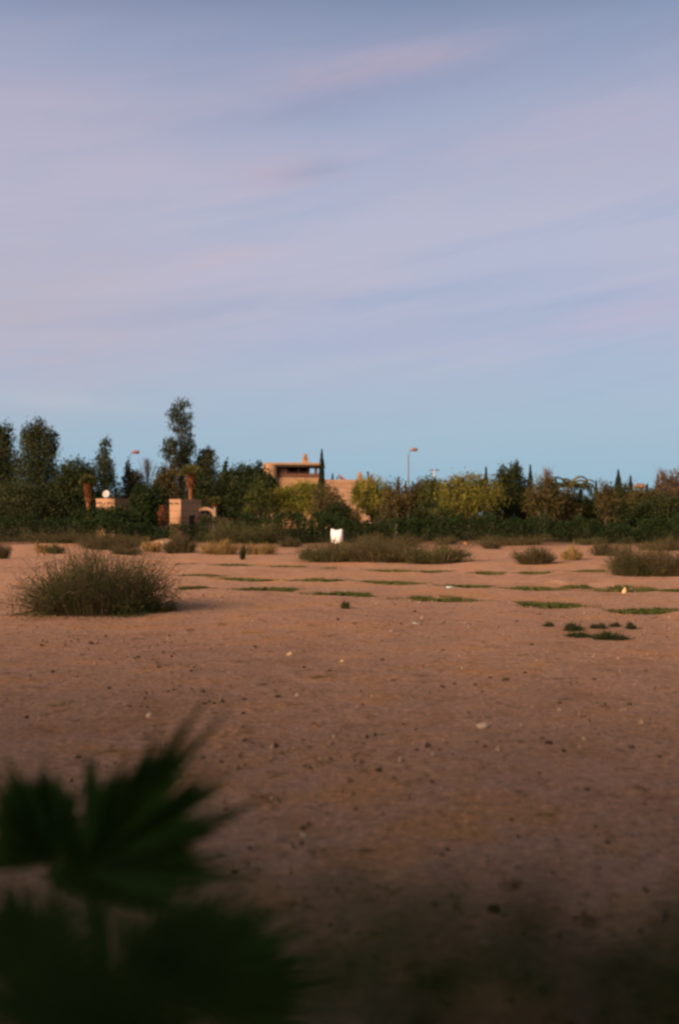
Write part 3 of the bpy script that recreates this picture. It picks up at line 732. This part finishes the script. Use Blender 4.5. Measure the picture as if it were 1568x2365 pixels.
soft(part('lower_wall', vb(637, 741, 1103, 1225, 0, 9), M['adobe'], t), .2)
soft(part('wing_wall', vb(741.1, 866, 1107, 1225, .5, 8), M['adobe2'], t), .2)
soft(part('stair_block', vb(609, 641, 1070.5, 1225, -.9, 6), M['adobe'], t), .9, 5)
part('terrace_back_wall', vb(641, 721, 1077, 1103, 3.6, 3.9), M['timber'], t)  # dark timber colour stands in for the shade inside the terrace
rf = part('roof', vb(612, 741, 1069, 1074.5, -.2, 5.5), M['adobe'], t); soft(rf, .12)
part('eave', vb(638, 743.5, 1074.6, 1079, -.5, 4.6), M['timber'], t)
for xx in (663, 690, 712): part('pillar', vb(xx-1.2, xx+1.2, 1079, 1103, .2, .35), M['timber'], t)
part('pillar', vb(727, 733, 1079, 1103, .2, .6), M['lattice'], t)
part('balustrade', vb(643, 741, 1094, 1103, .05, .16), M['lattice'], t)
for i in range(18):
    xx = 646+i*5.3; part('baluster', vb(xx, xx+.9, 1090, 1094, .05, .16), M['lattice'], t)
part('terrace_curtain', vb(645, 666, 1080, 1102, .5, .6), M['lattice'], t)
ch = soft(part('chimney', vb(702, 715, 1055, 1069, 2.2, 3.2), M['adobe'], t), .1)
ch2 = soft(part('chimney_cap', vb(703.5, 713.5, 1045, 1055, 2.3, 3.1), M['adobe'], t), .3, 4)
part('chimney_hole', vb(708, 711, 1056.5, 1060, 2.17, 2.25), M['timber'], t)
c2_ = soft(part('chimney', vb(833, 844, 1092, 1107, 3, 4), M['adobe2'], t), .2)
part('chimney_cap', vb(836, 841, 1087, 1092, 3.2, 3.8), M['adobe2'], t)
# red lean roof behind
a = W(782, 1094, 165); b = W(800, 1108, 165)
t = thing('lean_roof', (a[0], 165, 0), 'thin reddish sloping roof edge behind the villa wall', 'roof')
V = [(a[0], 165, a[2]), (b[0], 165, b[2]), (b[0], 172, b[2]), (a[0], 172, a[2])]
V = V+[(x, y, z-.35) for x, y, z in V]
part('tiles', (np.array(V), np.array([[0,1,2,3],[7,6,5,4],[0,4,5,1],[1,5,6,2],[2,6,7,3],[3,7,4,0]])), M['roofred'], t)
part('gable_wall', box((b[0]-.9, 168.5, b[2]/2-.5), (2.0, 5, b[2]-.2)), M['adobe2'], t)
# thatched shelter on the right
a = W(1478, 1118, 125)
t = thing('thatched_shelter', (a[0], 125, 0), 'far flat thatched shelter roof on posts, right side', 'shelter')
sw = 30*125/F; zt = a[2]
part('roof', T([(a[0], 125, zt-.5), (a[0], 125, zt-.15), (a[0], 125, zt+.1)], [sw*.52, sw*.46, sw*.12], 12), M['thatch'], t)
for dx in (-.4, .4):
    for dy in (-.4, .4): part('post', T([(a[0]+dx*sw*.8, 125+dy*sw*.8, -.1), (a[0]+dx*sw*.8, 125+dy*sw*.8, zt-.4)], [.06, .05], 6), M['barkd'], t)

# ------------------------------------------------------------ street lamps
def lamp(label, x, ytop, xh, yh, Yd, r=.09):
    top = W(x, ytop, Yd); hd = W(xh, yh, Yd); base = np.array([top[0], Yd, float(gz(top[0], Yd))])
    t = thing('street_lamp', tuple(base), label, 'street lamp', 'street lamps beyond the field')
    part('base_plate', box(base+np.array([0,0,.15]), (.35, .35, .3)), M['metal'], t)
    part('pole', T([base, base*.5+top*.5, top], [r*1.3, r, r*.65], 10), M['metal'], t, smooth=True)
    m_ = top*.6+hd*.4; m_[2] = hd[2]-.12*(hd[2]-top[2]) if hd[2] > top[2] else hd[2]
    part('arm', T([top-np.array([0,0,.02]), m_, hd], [r*.55, r*.45, r*.4], 8), M['metal'], t, smooth=True)
    hh = part('lamp_head', T([hd-np.array([.15,0,.02]), hd+np.array([.1,0,.05]), hd+np.array([.5,0,.02]), hd+np.array([.62,0,-.05])], [.09, .2, .17, .05], 10), M['lamp'], t, smooth=True)
lamp('tall curved street lamp right of the villa, in the middle', 943, 1054, 951, 1039, 108)
lamp('street lamp with red head on the left above the bare tree', 299, 1064, 309, 1045, 104, .08)
# double headed far lamp
Yd = 150; top = W(1003, 1086, Yd)
t = thing('street_lamp', (top[0], Yd, 0), 'far street lamp with two flat heads above the cypresses', 'street lamp', 'street lamps beyond the field')
part('pole', T([(top[0], Yd, 0), top], [.14, .09], 8), M['dish'], t)
part('arm', T([top+np.array([-.35,0,0]), top+np.array([.45,0,0])], [.05, .05], 6), M['metal'], t)
for sx in (-1, 1): part('lamp_head', T([top+np.array([sx*.25,0,.02]), top+np.array([sx*.75,0,.03])], [.13, .08], 8), M['metal'], t)

# ------------------------------------------------------------ scrub and shrubs
def shrub(name, label, x0, x1, ytop, ybase, mat, cat='shrub', group=None, leaf=.05, dens=1.0, stems=160, lobes=None, stemmat='stem', depthk=.8, dome=.3, up=.8, sigl=.06, wild=.11):
    f1, f2, f3 = rng.uniform(0, 6.28, 3)
    """stems rise and fan from the base, leaf sprays sit along them"""
    Yd = gd(ybase); s = Yd/F; cx = ((x0+x1)/2-HX)*s; rx = (x1-x0)/2*s; hz_ = (ybase-ytop)*s
    base = np.array([cx, Yd+rx*depthk*.3, 0]); base[2] = float(gz(cx, base[1]))
    t = thing(name, tuple(base), label, cat, group)
    gs, C, D2 = [], [], []
    nl = int(rx*hz_*2*900*dens*(.05/leaf)**2*1.3)+150
    per = max(3, nl//stems)
    for i in range(stems):
        a = rng.uniform(0, 6.28); k = rng.uniform(0, 1)**.5
        x_ = cx+math.cos(a)*k*rx*.8; y_ = base[1]+math.sin(a)*k*rx*depthk*.8
        x2 = cx+math.cos(a)*k*rx*1.05; y2 = base[1]+math.sin(a)*k*rx*depthk*1.05
        h_ = hz_*(1-k**3*dome)*rng.uniform(.45, 1.0); z0 = float(gz(x_, y_))
        if lobes: h_ *= lobes((x2-cx)/rx)
        uu = (x2-cx)/rx; h_ *= 1+.20*math.sin(4*uu+f1)+.14*math.sin(9*uu+f2)
        P0 = np.array([cx*.2+x_*.8, base[1]*.2+y_*.8, z0-.02]); P1 = np.array([x_, y_, z0+h_*.5]); P2 = np.array([x2, y2, z0+h_])+rng.normal(size=3)*wild*hz_
        r_ = .004+.004*rng.uniform()
        if Yd > 40: r_ *= 2
        gs.append(T([P0, P1, P2], [r_*1.6, r_, r_*.5], 3))
        for _ in range(2):
            q0 = P1*rng.uniform(.2, .9); q0 = P1+(P2-P1)*rng.uniform(0, .8); q1 = q0+rng.normal(size=3)*hz_*.17+np.array([0, 0, .03*hz_])
            if q1[2] > z0: gs.append(T([q0, q1], [r_*.6, r_*.3], 3))
        u_ = rng.uniform(.12, 1, per)[:, None]; B_ = (1-u_)**2*P0+2*u_*(1-u_)*P1+u_**2*P2
        C.append(B_+rng.normal(size=(per, 3))*sigl*(.5+rx*.6)); D2.append(np.repeat((P2-P0)[None]/np.linalg.norm(P2-P0), per, 0))
    C = np.vstack(C)
    m_ = len(C); kk = 46      # leaf masses filling the dome
    aa = rng.uniform(0, 6.28, kk); rk = rng.uniform(0, 1, kk)**.5; hh = rng.uniform(.05, .85, kk)*(1-rk**3*dome)*(1+.20*np.sin(4*np.cos(aa)*rk+f1)+.14*np.sin(9*np.cos(aa)*rk+f2))
    if lobes: hh = hh*np.array([lobes(v_) for v_ in np.cos(aa)*rk])
    q = np.stack([cx+np.cos(aa)*rk*rx*.95, base[1]+np.sin(aa)*rk*rx*depthk*.9, hh*hz_+base[2]], 1)
    ix = rng.integers(0, kk, m_); C2 = q[ix]+rng.normal(size=(m_, 3))*np.array([rx*.13, rx*.13*depthk, hz_*.13])
    C = np.vstack([C, C2]); D2.append(rng.normal(size=(m_, 3))*.6+np.array([0, 0, .4]))
    C[:, 2] = np.maximum(C[:, 2], gz(C[:, 0], C[:, 1])+.01)
    part('foliage', leafquads(C, leaf, up=up*.3, ratio=.4, dirs=np.vstack(D2)*(.3 if wild < .15 else .15)+rng.normal(size=(len(C), 3))*.5), M[mat], t)
    part('stems', join(gs), M[stemmat], t)
    return t
SH = 'dry scrub along the far edge of the field'
# the big bush left foreground
shrub('desert_bush', 'big twiggy green brown bush on the left of the field', 38, 396, 1288, 1428, 'bush', 'bush', None, .035, 1.9, 700,
      lobes=lambda k: np.interp(k, [-1, -.75, -.45, -.1, .2, .55, .8, 1], [.42, .66, .76, .98, 1.06, 1.0, .8, .5]), dome=.12, sigl=.16, wild=.22)
shrub('desert_bush', 'low dark spray of twigs at the right foot of the big bush', 330, 415, 1395, 1424, 'bush', 'bush', None, .03, .6, 70)
shrub('tamarisk_shrub', 'broad olive feathery shrub behind the straw grass', 470, 665, 1197, 1254, 'scrubg', 'shrub', None, .1, 1.3, 420, lobes=lambda k: np.interp(k, [-1,-.5,0,.5,1], [.8,1,.95,1,.6]), dome=.4)
shrub('scrub_bush', 'olive scrub bush under the white sack, leftmost of three', 688, 830, 1247, 1296, 'scrubg', 'shrub', SH, .06, 1.5, 200)
shrub('scrub_bush', 'wide brown green scrub bush right of the white sack', 775, 985, 1243, 1297, 'scrub', 'shrub', SH, .06, 1.5, 300, dome=.35)
shrub('scrub_bush', 'scrub bush at the right end of the three middle ones', 920, 1092, 1252, 1300, 'scrubg', 'shrub', SH, .06, 1.5, 220)
for a_, b_, c_, d_, m_, lb in [(1000,1062,1238,1258,'scrub','small brown scrub above the right end of the middle scrub row'), (690,730,1268,1292,'scrubg','low ragged scrub at the left foot of the middle scrub row'),
        (1110,1160,1250,1268,'scrub','thin scrub clump right of the orange stone'), (1330,1400,1244,1262,'scrubg','green scrub clump above the dark low right shrub'), (640,700,1240,1262,'scrub','brown scrub clump between straw grass and middle scrub row'),
        (250,330,1262,1282,'scrub','faint brown scrub just above the big left bush'), (860,940,1252,1280,'scrubg','green scrub clump inside the middle scrub row')]:
    shrub('scrub_bush', lb, a_, b_, c_, d_, m_, 'shrub', SH, .06, 1.3, 120)
shrub('scrub_bush', 'brown scrub patch behind the white sack', 820, 985, 1232, 1264, 'scrub', 'shrub', SH, .08, 1.4, 200)
shrub('scrub_bush', 'dry brown scrub strip below the right hedge', 1090, 1290, 1240, 1262, 'scrub', 'shrub', SH, .08, 1.2, 200, dome=.2)
shrub('scrub_bush', 'rounded brown shrub standing alone on the right field edge', 1185, 1287, 1264, 1305, 'scrub', 'shrub', SH, .05, 1.6, 220)
shrub('straw_tussock', 'bright straw coloured tussock between two brown shrubs', 1296, 1345, 1266, 1298, 'straw', 'tussock', 'straw tussocks', .07, 1.6, 160, stemmat='straw')
shrub('scrub_bush', 'dark low shrub left of the big right edge shrub', 1362, 1432, 1254, 1288, 'scrub', 'shrub', SH, .06, 1.6, 150)
shrub('scrub_bush', 'big olive shrub on the right edge of the field', 1400, 1520, 1252, 1329, 'scrubg', 'shrub', SH, .045, 1.5, 400, dome=.5)
shrub('scrub_bush', 'brown shrub cut by the right edge of the photo', 1478, 1640, 1258, 1331, 'scrub', 'shrub', SH, .045, 1.5, 400, dome=.4)
shrub('scrub_bush', 'brown scrub behind the big right edge shrub', 1470, 1600, 1244, 1272, 'scrub', 'shrub', SH, .08, 1.4, 150)
shrub('straw_grass', 'pale yellow grass clump below the feathery olive shrub', 456, 556, 1250, 1281, 'straw2', 'tussock', 'straw tussocks', .08, 1.3, 260, stemmat='straw', dome=.3)
shrub('straw_grass', 'yellow brown grass clump right of the dark stake', 560, 642, 1252, 1280, 'straw2', 'tussock', 'straw tussocks', .08, 1.2, 200, stemmat='straw', dome=.3)
shrub('scrub_bush', 'dark brown shrub right of the straw tussock near the rubble', 372, 458, 1234, 1279, 'scrub', 'shrub', SH, .06, 1.7, 200)
shrub('straw_tussock', 'straw tussock left of the dark brown shrub', 326, 374, 1250, 1277, 'straw', 'tussock', 'straw tussocks', .07, 1.4, 120, stemmat='straw')
shrub('scrub_bush', 'wide dull brown scrub above the big left bush', 160, 345, 1238, 1272, 'scrub', 'shrub', SH, .07, 1.2, 260, dome=.3)
shrub('scrub_bush', 'dark brown scrub belt below the left hedge', 42, 200, 1230, 1256, 'scrub', 'shrub', SH, .09, 1.5, 200, dome=.25)
shrub('scrub_bush', 'brown scrub piece right of the belt below the left hedge', 190, 330, 1231, 1255, 'brown', 'shrub', SH, .09, 1.4, 180, dome=.25)
shrub('straw_tussock', 'straw tussock on the far left beside a dark low shrub', 78, 110, 1254, 1279, 'straw', 'tussock', 'straw tussocks', .07, 1.3, 90, stemmat='straw')
shrub('scrub_bush', 'dark grey green low shrub right of the far left tussock', 104, 150, 1256, 1280, 'bush', 'shrub', SH, .06, 1.6, 100)
shrub('scrub_bush', 'brown shrub at the far left edge of the field', -30, 24, 1249, 1290, 'scrub', 'shrub', SH, .06, 1.5, 120)
Yb = 80.5
tree('flowering_shrub', 'orange flowering shrub left of the tall narrow gatehouse', 'shrub', 80.5, [(376,1184,12,16),(380,1202,14,12)], 'bougain', (382,.05), leaf=.15, cover=3)
tree('flowering_shrub', 'reddish shrub in front of the low arch wall', 'shrub', 80, [(470,1200,20,9),(505,1203,26,8)], 'rust', (490,.04), leaf=.14, cover=2.5)
tree('young_tree', 'small bright green sapling in front of the round olive tree', 'tree', 78, [(1010,1182,22,14),(1040,1196,20,14)], 'scrubg', (1022,.05), leaf=.15, cover=2.6, trunkmat='bark')
# dark stake-like thistle at the field edge
shrub('thistle_plant', 'thin dark upright dried plant in front of the straw grass', 555, 566, 1262, 1291, 'dark', 'plant', None, .06, 6, 14, dome=.0)
# grey clump and weeds on the field
shrub('small_weed', 'small grey green weed alone on the bare earth', 788, 806, 1403, 1419, 'bush', 'weed', None, .02, 5, 60)
WG = 'low green weeds on the right of the field'
for i, (a_, b_, c_, d_, lb) in enumerate([(1302,1346,1448,1466,'leftmost thick low green weed of the right hand ring'),(1362,1402,1450,1462,'low green weed at the top of the right hand ring'),
      (1408,1432,1446,1456,'tiny green weed at the upper right of the ring'),(1446,1468,1447,1461,'dark small weed right of the ring'),
      (1305,1370,1470,1481,'flat green weed at the lower left of the ring'),(1368,1450,1468,1486,'flat green weed at the lower right of the ring'),
      (1254,1280,1447,1456,'faint small weed left of the ring')]):
    shrub('low_weed', lb, a_, b_, c_, d_, 'weed', 'weed', WG, .022, 3.0, 90, dome=.7, depthk=.7)

# ------------------------------------------------------------ stones, clods, litter
def stone(x, y, r_px, mat, label, group=None, name='stone', flat=.65):
    p = gp(x, y); r_ = r_px*p[1]/F; o = part(name, rock((0, 0, 0), r_, int(x*7+y), flat), M[mat], smooth=True); o.location = (p[0], p[1], p[2]+r_*flat*.35)
    tag(o, label, 'stone' if name == 'stone' else 'clod', group); return o
SG = 'pale stones lying on the field'
stone(670,1520,8,'rocky','yellowish stone near the middle of the bare field', SG)
stone(791,1534,6,'rocky','small pale yellow stone right of the yellowish one', SG)
stone(1115,1696,14,'rockp','largest pale stone, right of centre on the field', SG, flat=.6)
stone(732,1682,8,'rocko','orange brown stone left of the largest pale stone', SG)
stone(1348,1722,6,'rockp','small pale stone right of the largest pale stone', SG)
stone(1203,1692,4,'rockp','tiny pale stone just right of the largest pale stone', SG)
stone(686,1614,5,'rockp','tiny pale stone right of a dark clod', SG)
stone(345,1658,6,'rockp','thin pale stone on the left above the palm leaves', SG, flat=1.2)
stone(700,1922,9,'rockp','pale stone on the edge of the dark foreground', SG)
stone(1117,2172,15,'rockp','flat pale stone in the dark foreground', SG, flat=.45)
stone(1140,2100,16,'rockd','grey stone above the flat pale one in the dark foreground', SG)
stone(1075,1258,5,'rocko','orange stone at the right end of the scrub row', SG)
stone(1369,1277,4,'rockp','small pale stone right of the straw tussock', SG)
stone(655,1683,5,'rocko','small reddish stone left of the orange brown stone', SG)
stone(670,1760,7,'rocko','flat reddish stone below the orange brown stone', SG, flat=.4)
stone(960,1446,9,'scrap','flat white scrap on the earth beyond the stones', None, flat=.2, name='stone')
bpy.context.view_layer.update()
for o in list(col.objects):
    if o.get('label') == 'flat white scrap on the earth beyond the stones':
        o.name = 'litter_scrap'; o['category'] = 'litter'
# bottle litter
def bottle(x, y, label, L_=.2):
    p = gp(x, y); t = thing('plastic_bottle', tuple(p), label, 'bottle')
    z = np.array([0, 0, .035]); ax = np.array([.95, .3, 0])
    part('body', T([p+z-ax*L_*.6, p+z-ax*L_*.57, p+z+ax*L_*.2, p+z+ax*L_*.35, p+z+ax*L_*.45], [.02, .035, .035, .014, .013], 10), M['scrap'], t, smooth=True)
    part('cap', T([p+z+ax*L_*.45, p+z+ax*L_*.55], [.016, .016], 8), M['white'], t)
bottle(1040, 1357, 'pale green plastic bottle lying in the grass pit')
# rubble on the mound
for i, (x, y, r_) in enumerate([(378,1238,5),(390,1234,6),(400,1240,5),(384,1243,4)]):
    p = W(x, y, 57); o = part('stone', rock((0,0,0), r_*57/F, 50+i), M['rockp'], smooth=True); o.location = (p[0], 56.8-i*.15, float(gz(p[0], 57))+.05)
    tag(o, ['leftmost pale rubble stone on the low mound', 'topmost pale rubble stone on the low mound', 'rightmost pale rubble stone on the low mound', 'lowest and smallest pale rubble stone on the low mound'][i], 'stone', 'rubble on the low mound')
# cream upright stone on the right
stone(1441,1361,5,'rocky','upright cream stone in the grass on the right', SG, flat=1.6)
# dark clods
CLD = [(588,1505,6),(208,1493,8),(640,1616,8),(562,1620,6),(317,1530,6),(960,1745,6),(510,1754,8),(708,1771,9),(872,1790,9),(908,1806,7),(995,1818,8),
       (1265,1735,12),(1456,1740,9),(1165,1581,9),(1130,1575,6),(1095,1592,6),(1048,1590,7),(1020,1596,8),(1450,1640,8),(1031,1962,7),(540,2004,10),(575,1950,8),
       (1225,1500,6),(1020,1505,5),(955,1420,5),(880,1528,6),(905,1580,6),(365,1555,6),(400,1525,5),(470,1630,6),(560,1650,6),(1353,1838,7),(1243,1418,5),(1190,1440,5),
       (1210,1564,5),(1330,1585,5),(1370,1580,6),(1110,1610,5),(760,1560,6),(700,1552,5),(835,1640,5),(1080,1660,5),(1520,1760,7),(1490,1560,5),(1290,1640,6),
       (250,1600,6),(120,1560,6),(60,1660,7),(180,1740,8),(95,1500,6),(300,1640,5),(440,1560,5),(930,1680,6),(820,1870,8),(1180,1900,8),(1400,1950,9)]
LMK = [('the yellowish stone', 670, 1520), ('the small pale yellow stone', 791, 1534), ('the largest pale stone', 1115, 1696), ('the orange brown stone', 732, 1682),
       ('the ring of weeds', 1375, 1468), ('the flat white scrap', 960, 1446), ('the thin pale stone', 345, 1658), ('the pale stone by the dark foreground', 700, 1922),
       ('the foot of the big left bush', 230, 1430), ('the palm leaf tips', 470, 1690), ('the flat pale foreground stone', 1117, 2172), ('the lone grey green weed', 797, 1415)]
DIRS = ['right of', 'below and right of', 'below', 'below and left of', 'left of', 'above and left of', 'above', 'above and right of']
book = {}
for c in CLD:
    l = min(LMK, key=lambda l: math.hypot(c[0]-l[1], (c[1]-l[2])*2)); a = math.atan2((c[1]-l[2])*1.5, c[0]-l[1])
    book.setdefault((l[0], DIRS[int(round(a/(math.pi/4))) % 8]), []).append((math.hypot(c[0]-l[1], c[1]-l[2]), c))
for (ln, dr_), lst in book.items():
    lst.sort()
    for i, (_, (x, y, r_)) in enumerate(lst):
        w_ = '' if len(lst) == 1 else ['nearest ', 'second nearest ', 'third nearest ', 'fourth nearest ', 'fifth nearest ', 'sixth nearest '][i]
        stone(x+2, y, r_*.8, 'rockd', '%ssmall dark clod %s %s' % (w_, dr_, ln), 'dark clods scattered over the field', name='clod', flat=.6)

# ------------------------------------------------------------ the white sack
Yd = 50.0; s = Yd/F
p0 = np.array([(778-HX)*s, Yd, float(gz((778-HX)*s, Yd))]); ztop = H-(1223-HY)*s; zbot = H-(1256-HY)*s; wv_ = 27*s/2
t = thing('white_sack', (p0[0], Yd, p0[2]), 'bright white sack on a post standing above the scrub', 'sack')
n1, n2 = 24, 14; V, Fq = [], []
for j in range(n2+1):
    k = j/n2; z = zbot+(ztop-zbot)*k
    wd = wv_*np.interp(k, [0, .06, .18, .5, .85, .95, 1], [.35, .72, .92, 1, 1.0, .98, .8]); dp = .2*np.interp(k, [0, .1, .5, .9, 1], [.4, .9, 1, .6, .15])
    for i in range(n1):
        a = 2*math.pi*i/n1; cx_, sx_ = math.cos(a), math.sin(a)
        x = wd*np.sign(cx_)*abs(cx_)**.6; y = dp*np.sign(sx_)*abs(sx_)**.7
        zz = z+(.05*abs(cx_)**3 if k > .9 else 0)-.03*(k > .9)*(1-abs(cx_))
        q = np.array([x*math.cos(-.5)-y*math.sin(-.5), x*math.sin(-.5)+y*math.cos(-.5)])
        V.append((p0[0]+q[0]*1.08+.01*math.sin(7*k+3*a), Yd+q[1]+.01*math.sin(9*k+5*a), zz))
for j in range(n2):
    for i in range(n1): Fq.append([j*n1+i, j*n1+(i+1) % n1, (j+1)*n1+(i+1) % n1, (j+1)*n1+i])
V = np.array(V); 
capb = [[i, n1-1-i, n1-2-i, i+1] for i in range(n1//2-1)]; L = n2*n1
capt = [[L+i, L+i+1, L+n1-2-i, L+n1-1-i] for i in range(n1//2-1)]
part('bag', (V, np.array(Fq+capb+capt)), M['white'], t, smooth=True)
part('post', T([p0-np.array([0,0,.1]), (p0[0], Yd, zbot+.1)], [.03, .03], 6), M['barkd'], t)

# ------------------------------------------------------------ foreground fan palm
def fanleaf(hub, tips, nrm, width=.02, split=.42):
    """blade of folded fingers from the hub out to the tips, joined near the hub"""
    hub = np.array(hub, float); nrm = np.array(nrm, float); gs = []
    for i, tp in enumerate(tips):
        tp = np.array(tp, float); ax = tp-hub; L = np.linalg.norm(ax); ax /= L; sd = np.cross(ax, nrm); sd /= np.linalg.norm(sd); up_ = np.cross(sd, ax)
        P = []; ks = [0, .2, split, .7, .9, 1]; ws = [.004, width*.75, width*1.15, width*.85, width*.4, .002]
        rows = []
        for k, w_ in zip(ks, ws):
            c = hub+ax*L*k+up_*(-.10*L*k**2.4)
            rows.append([c-sd*w_-up_*w_*.35, c+up_*w_*.1, c+sd*w_-up_*w_*.35])
        V = np.array(rows).reshape(-1, 3); Fq = []
        for r_ in range(len(ks)-1):
            for q in range(2): a = r_*3+q; Fq.append([a, a+1, a+4, a+3])
        gs.append((V, np.array(Fq)))
    return join(gs)
def fan_from_px(hubpx, tippx, Yd, n_each=1, jit=.0, width=.02):
    hub = W(hubpx[0], hubpx[1], Yd); tips = [hub+(W(x, y, Yd+dy)-hub)*(1.03 if hubpx[0] < 150 else 1.14) for x, y, dy in tippx]
    # fill between listed tips
    out = []
    for i in range(len(tips)-1):
        out.append(tips[i])
        for m in range(1, n_each+1):
            f_ = m/(n_each+1); q = tips[i]*(1-f_)+tips[i+1]*f_; q = hub+(q-hub)*rng.uniform(.78, 1.0); out.append(q)
    out.append(tips[-1]); return hub, out
PB = np.array([-.52, 2.25, 0.0]); PB[2] = float(gz(PB[0], PB[1]))
t = thing('dwarf_fan_palm', tuple(PB), 'blurred dark green fan palm in the near left foreground', 'palm')
part('trunk', T([PB-np.array([0,0,.1]), PB+np.array([0,0,.2]), PB+np.array([.02,0,.42])], [.09, .085, .06], 10), M['barkd'], t, smooth=True)
leafs = [((205,2010), 2.15, [(225,1830,.0),(255,1800,.05),(286,1765,.05),(318,1768,.05),(352,1712,.1),(392,1715,.1),(446,1655,.1),(492,1675,.1),(470,1790,.05),(500,1805,.05),(475,1845,.05),(560,1868,0),(500,1905,-.05),(470,1935,-.1),(480,1975,-.1),(530,2022,-.12),(440,2035,-.15),(365,2066,-.2)], 1, .0115),
         ((120,1985), 2.3, [(-70,2010,0),(-60,1955,0),(-50,1880,0),(-30,1805,0),(10,1748,.05),(52,1785,.05),(95,1752,.1),(142,1782,.1),(188,1812,.1),(195,1870,.1),(260,1900,.1)], 2, .012),
         ((205,1990), 2.2, [(200,1758,.1),(216,1770,.1)], 0, .012),
         ((240,2075), 2.2, [(110,2020,0),(140,1950,.0),(205,1915,.05),(290,1910,.05),(370,1935,.05),(420,1985,.05),(430,2050,0),(400,2100,0)], 3, .013),
         ((330,2300), 1.75, [(290,2150,0),(360,2110,.03),(425,2085,.05),(480,2090,.05),(525,2090,.1),(580,2105,.1),(632,2118,.1),(680,2165,.1),(728,2212,.05),(745,2290,0),(720,2400,-.1)], 2, .0125),
         ((40,2270), 1.9, [(-80,2180,0),(-50,2080,0),(10,2045,.05),(60,2050,.07),(110,2080,.1),(160,2100,.1),(215,2160,.1),(230,2240,.05)], 2, .013),
         ((170,2420), 1.6, [(-60,2300,0),(20,2230,.05),(120,2190,.1),(210,2185,.1),(300,2210,.1),(380,2260,.1),(440,2340,.05),(470,2420,0)], 2, .014)]
for hubp, Yd, tips, ne, wd in leafs:
    hub, tp = fan_from_px(hubp, tips, Yd, ne, 0, wd)
    fr = part('frond', fanleaf(hub, tp, (0.1, -1, .25), wd), M['fan'], t)
    st = PB+np.array([.02, 0, .38]); m_ = (st+hub)/2+np.array([(hub[0]-st[0])*.15, 0, .12])
    sub('petiole', T([st, m_, hub], [.022, .018, .010], 8), M['fan'], fr, t, True)
# a leafy verge hedge added close below the lens to darken the bottom edge
nh = 15000; hx = rng.uniform(-.34, .34, nh); hy = rng.uniform(.41, .54, nh)
ztop = 1.805+.003*np.sin(hx*9+1.0)+.002*np.sin(hx*31)+np.interp(hx, [-.3, -.12, 0, .1, .3], [.016, .012, .006, .0, .012])
kz = rng.uniform(0, 1, nh)**1.25; hz_ = 1.2+(ztop-1.2)*kz
C = np.stack([hx, hy, hz_], 1)
t = thing('dimming_hedge', (0, .48, float(gz(0, .48))), 'out of focus leaf strip added near the lens to darken the bottom edge', 'hedge')
part('foliage', leafquads(C, .022, up=.5, ratio=.45), M['dimming'], t)
gs = []
for i in range(60):
    x_ = rng.uniform(-.32, .32); y_ = rng.uniform(.42, .53); gs.append(T([(x_, y_, -.05), (x_+rng.normal()*.03, y_, .8), (x_+rng.normal()*.06, y_+rng.normal()*.03, 1.68)], [.012, .008, .003], 5))
part('stems', join(gs), M['barkd'], t)

# ------------------------------------------------------------ unseen tree row added behind the viewer (keeps the near ground in shade)
for i, x in enumerate(np.arange(-34, 14, 3.3)):
    Yd = -3.2+rng.uniform(-.6, .6); z1 = rng.uniform(7.7, 8.9)+min(2.6, max(0, (-x-12)*.3)); z0 = float(gz(x, Yd))
    t = thing('shade_caster_tree', (x, Yd, z0), 'unseen tree added behind the viewer to shade the near ground', 'tree', 'unseen trees added for shade behind the viewer')
    C, cl = lobepts(((x, Yd, z1*.55), (2.8, 1.4, z1*.5)), 12000, 14, .15, .5); C = C[C[:, 2] > .05]
    part('crown', leafquads(C, .2), M['dark'], t)
    part('trunk', join([T([(x, Yd, z0-.1), (x, Yd, z1*.5)], [.12, .08], 8)]+[T([(x, Yd, z1*.35), tuple(q)], [.05, .02], 5) for q in cl[:10]]), M['barkd'], t)
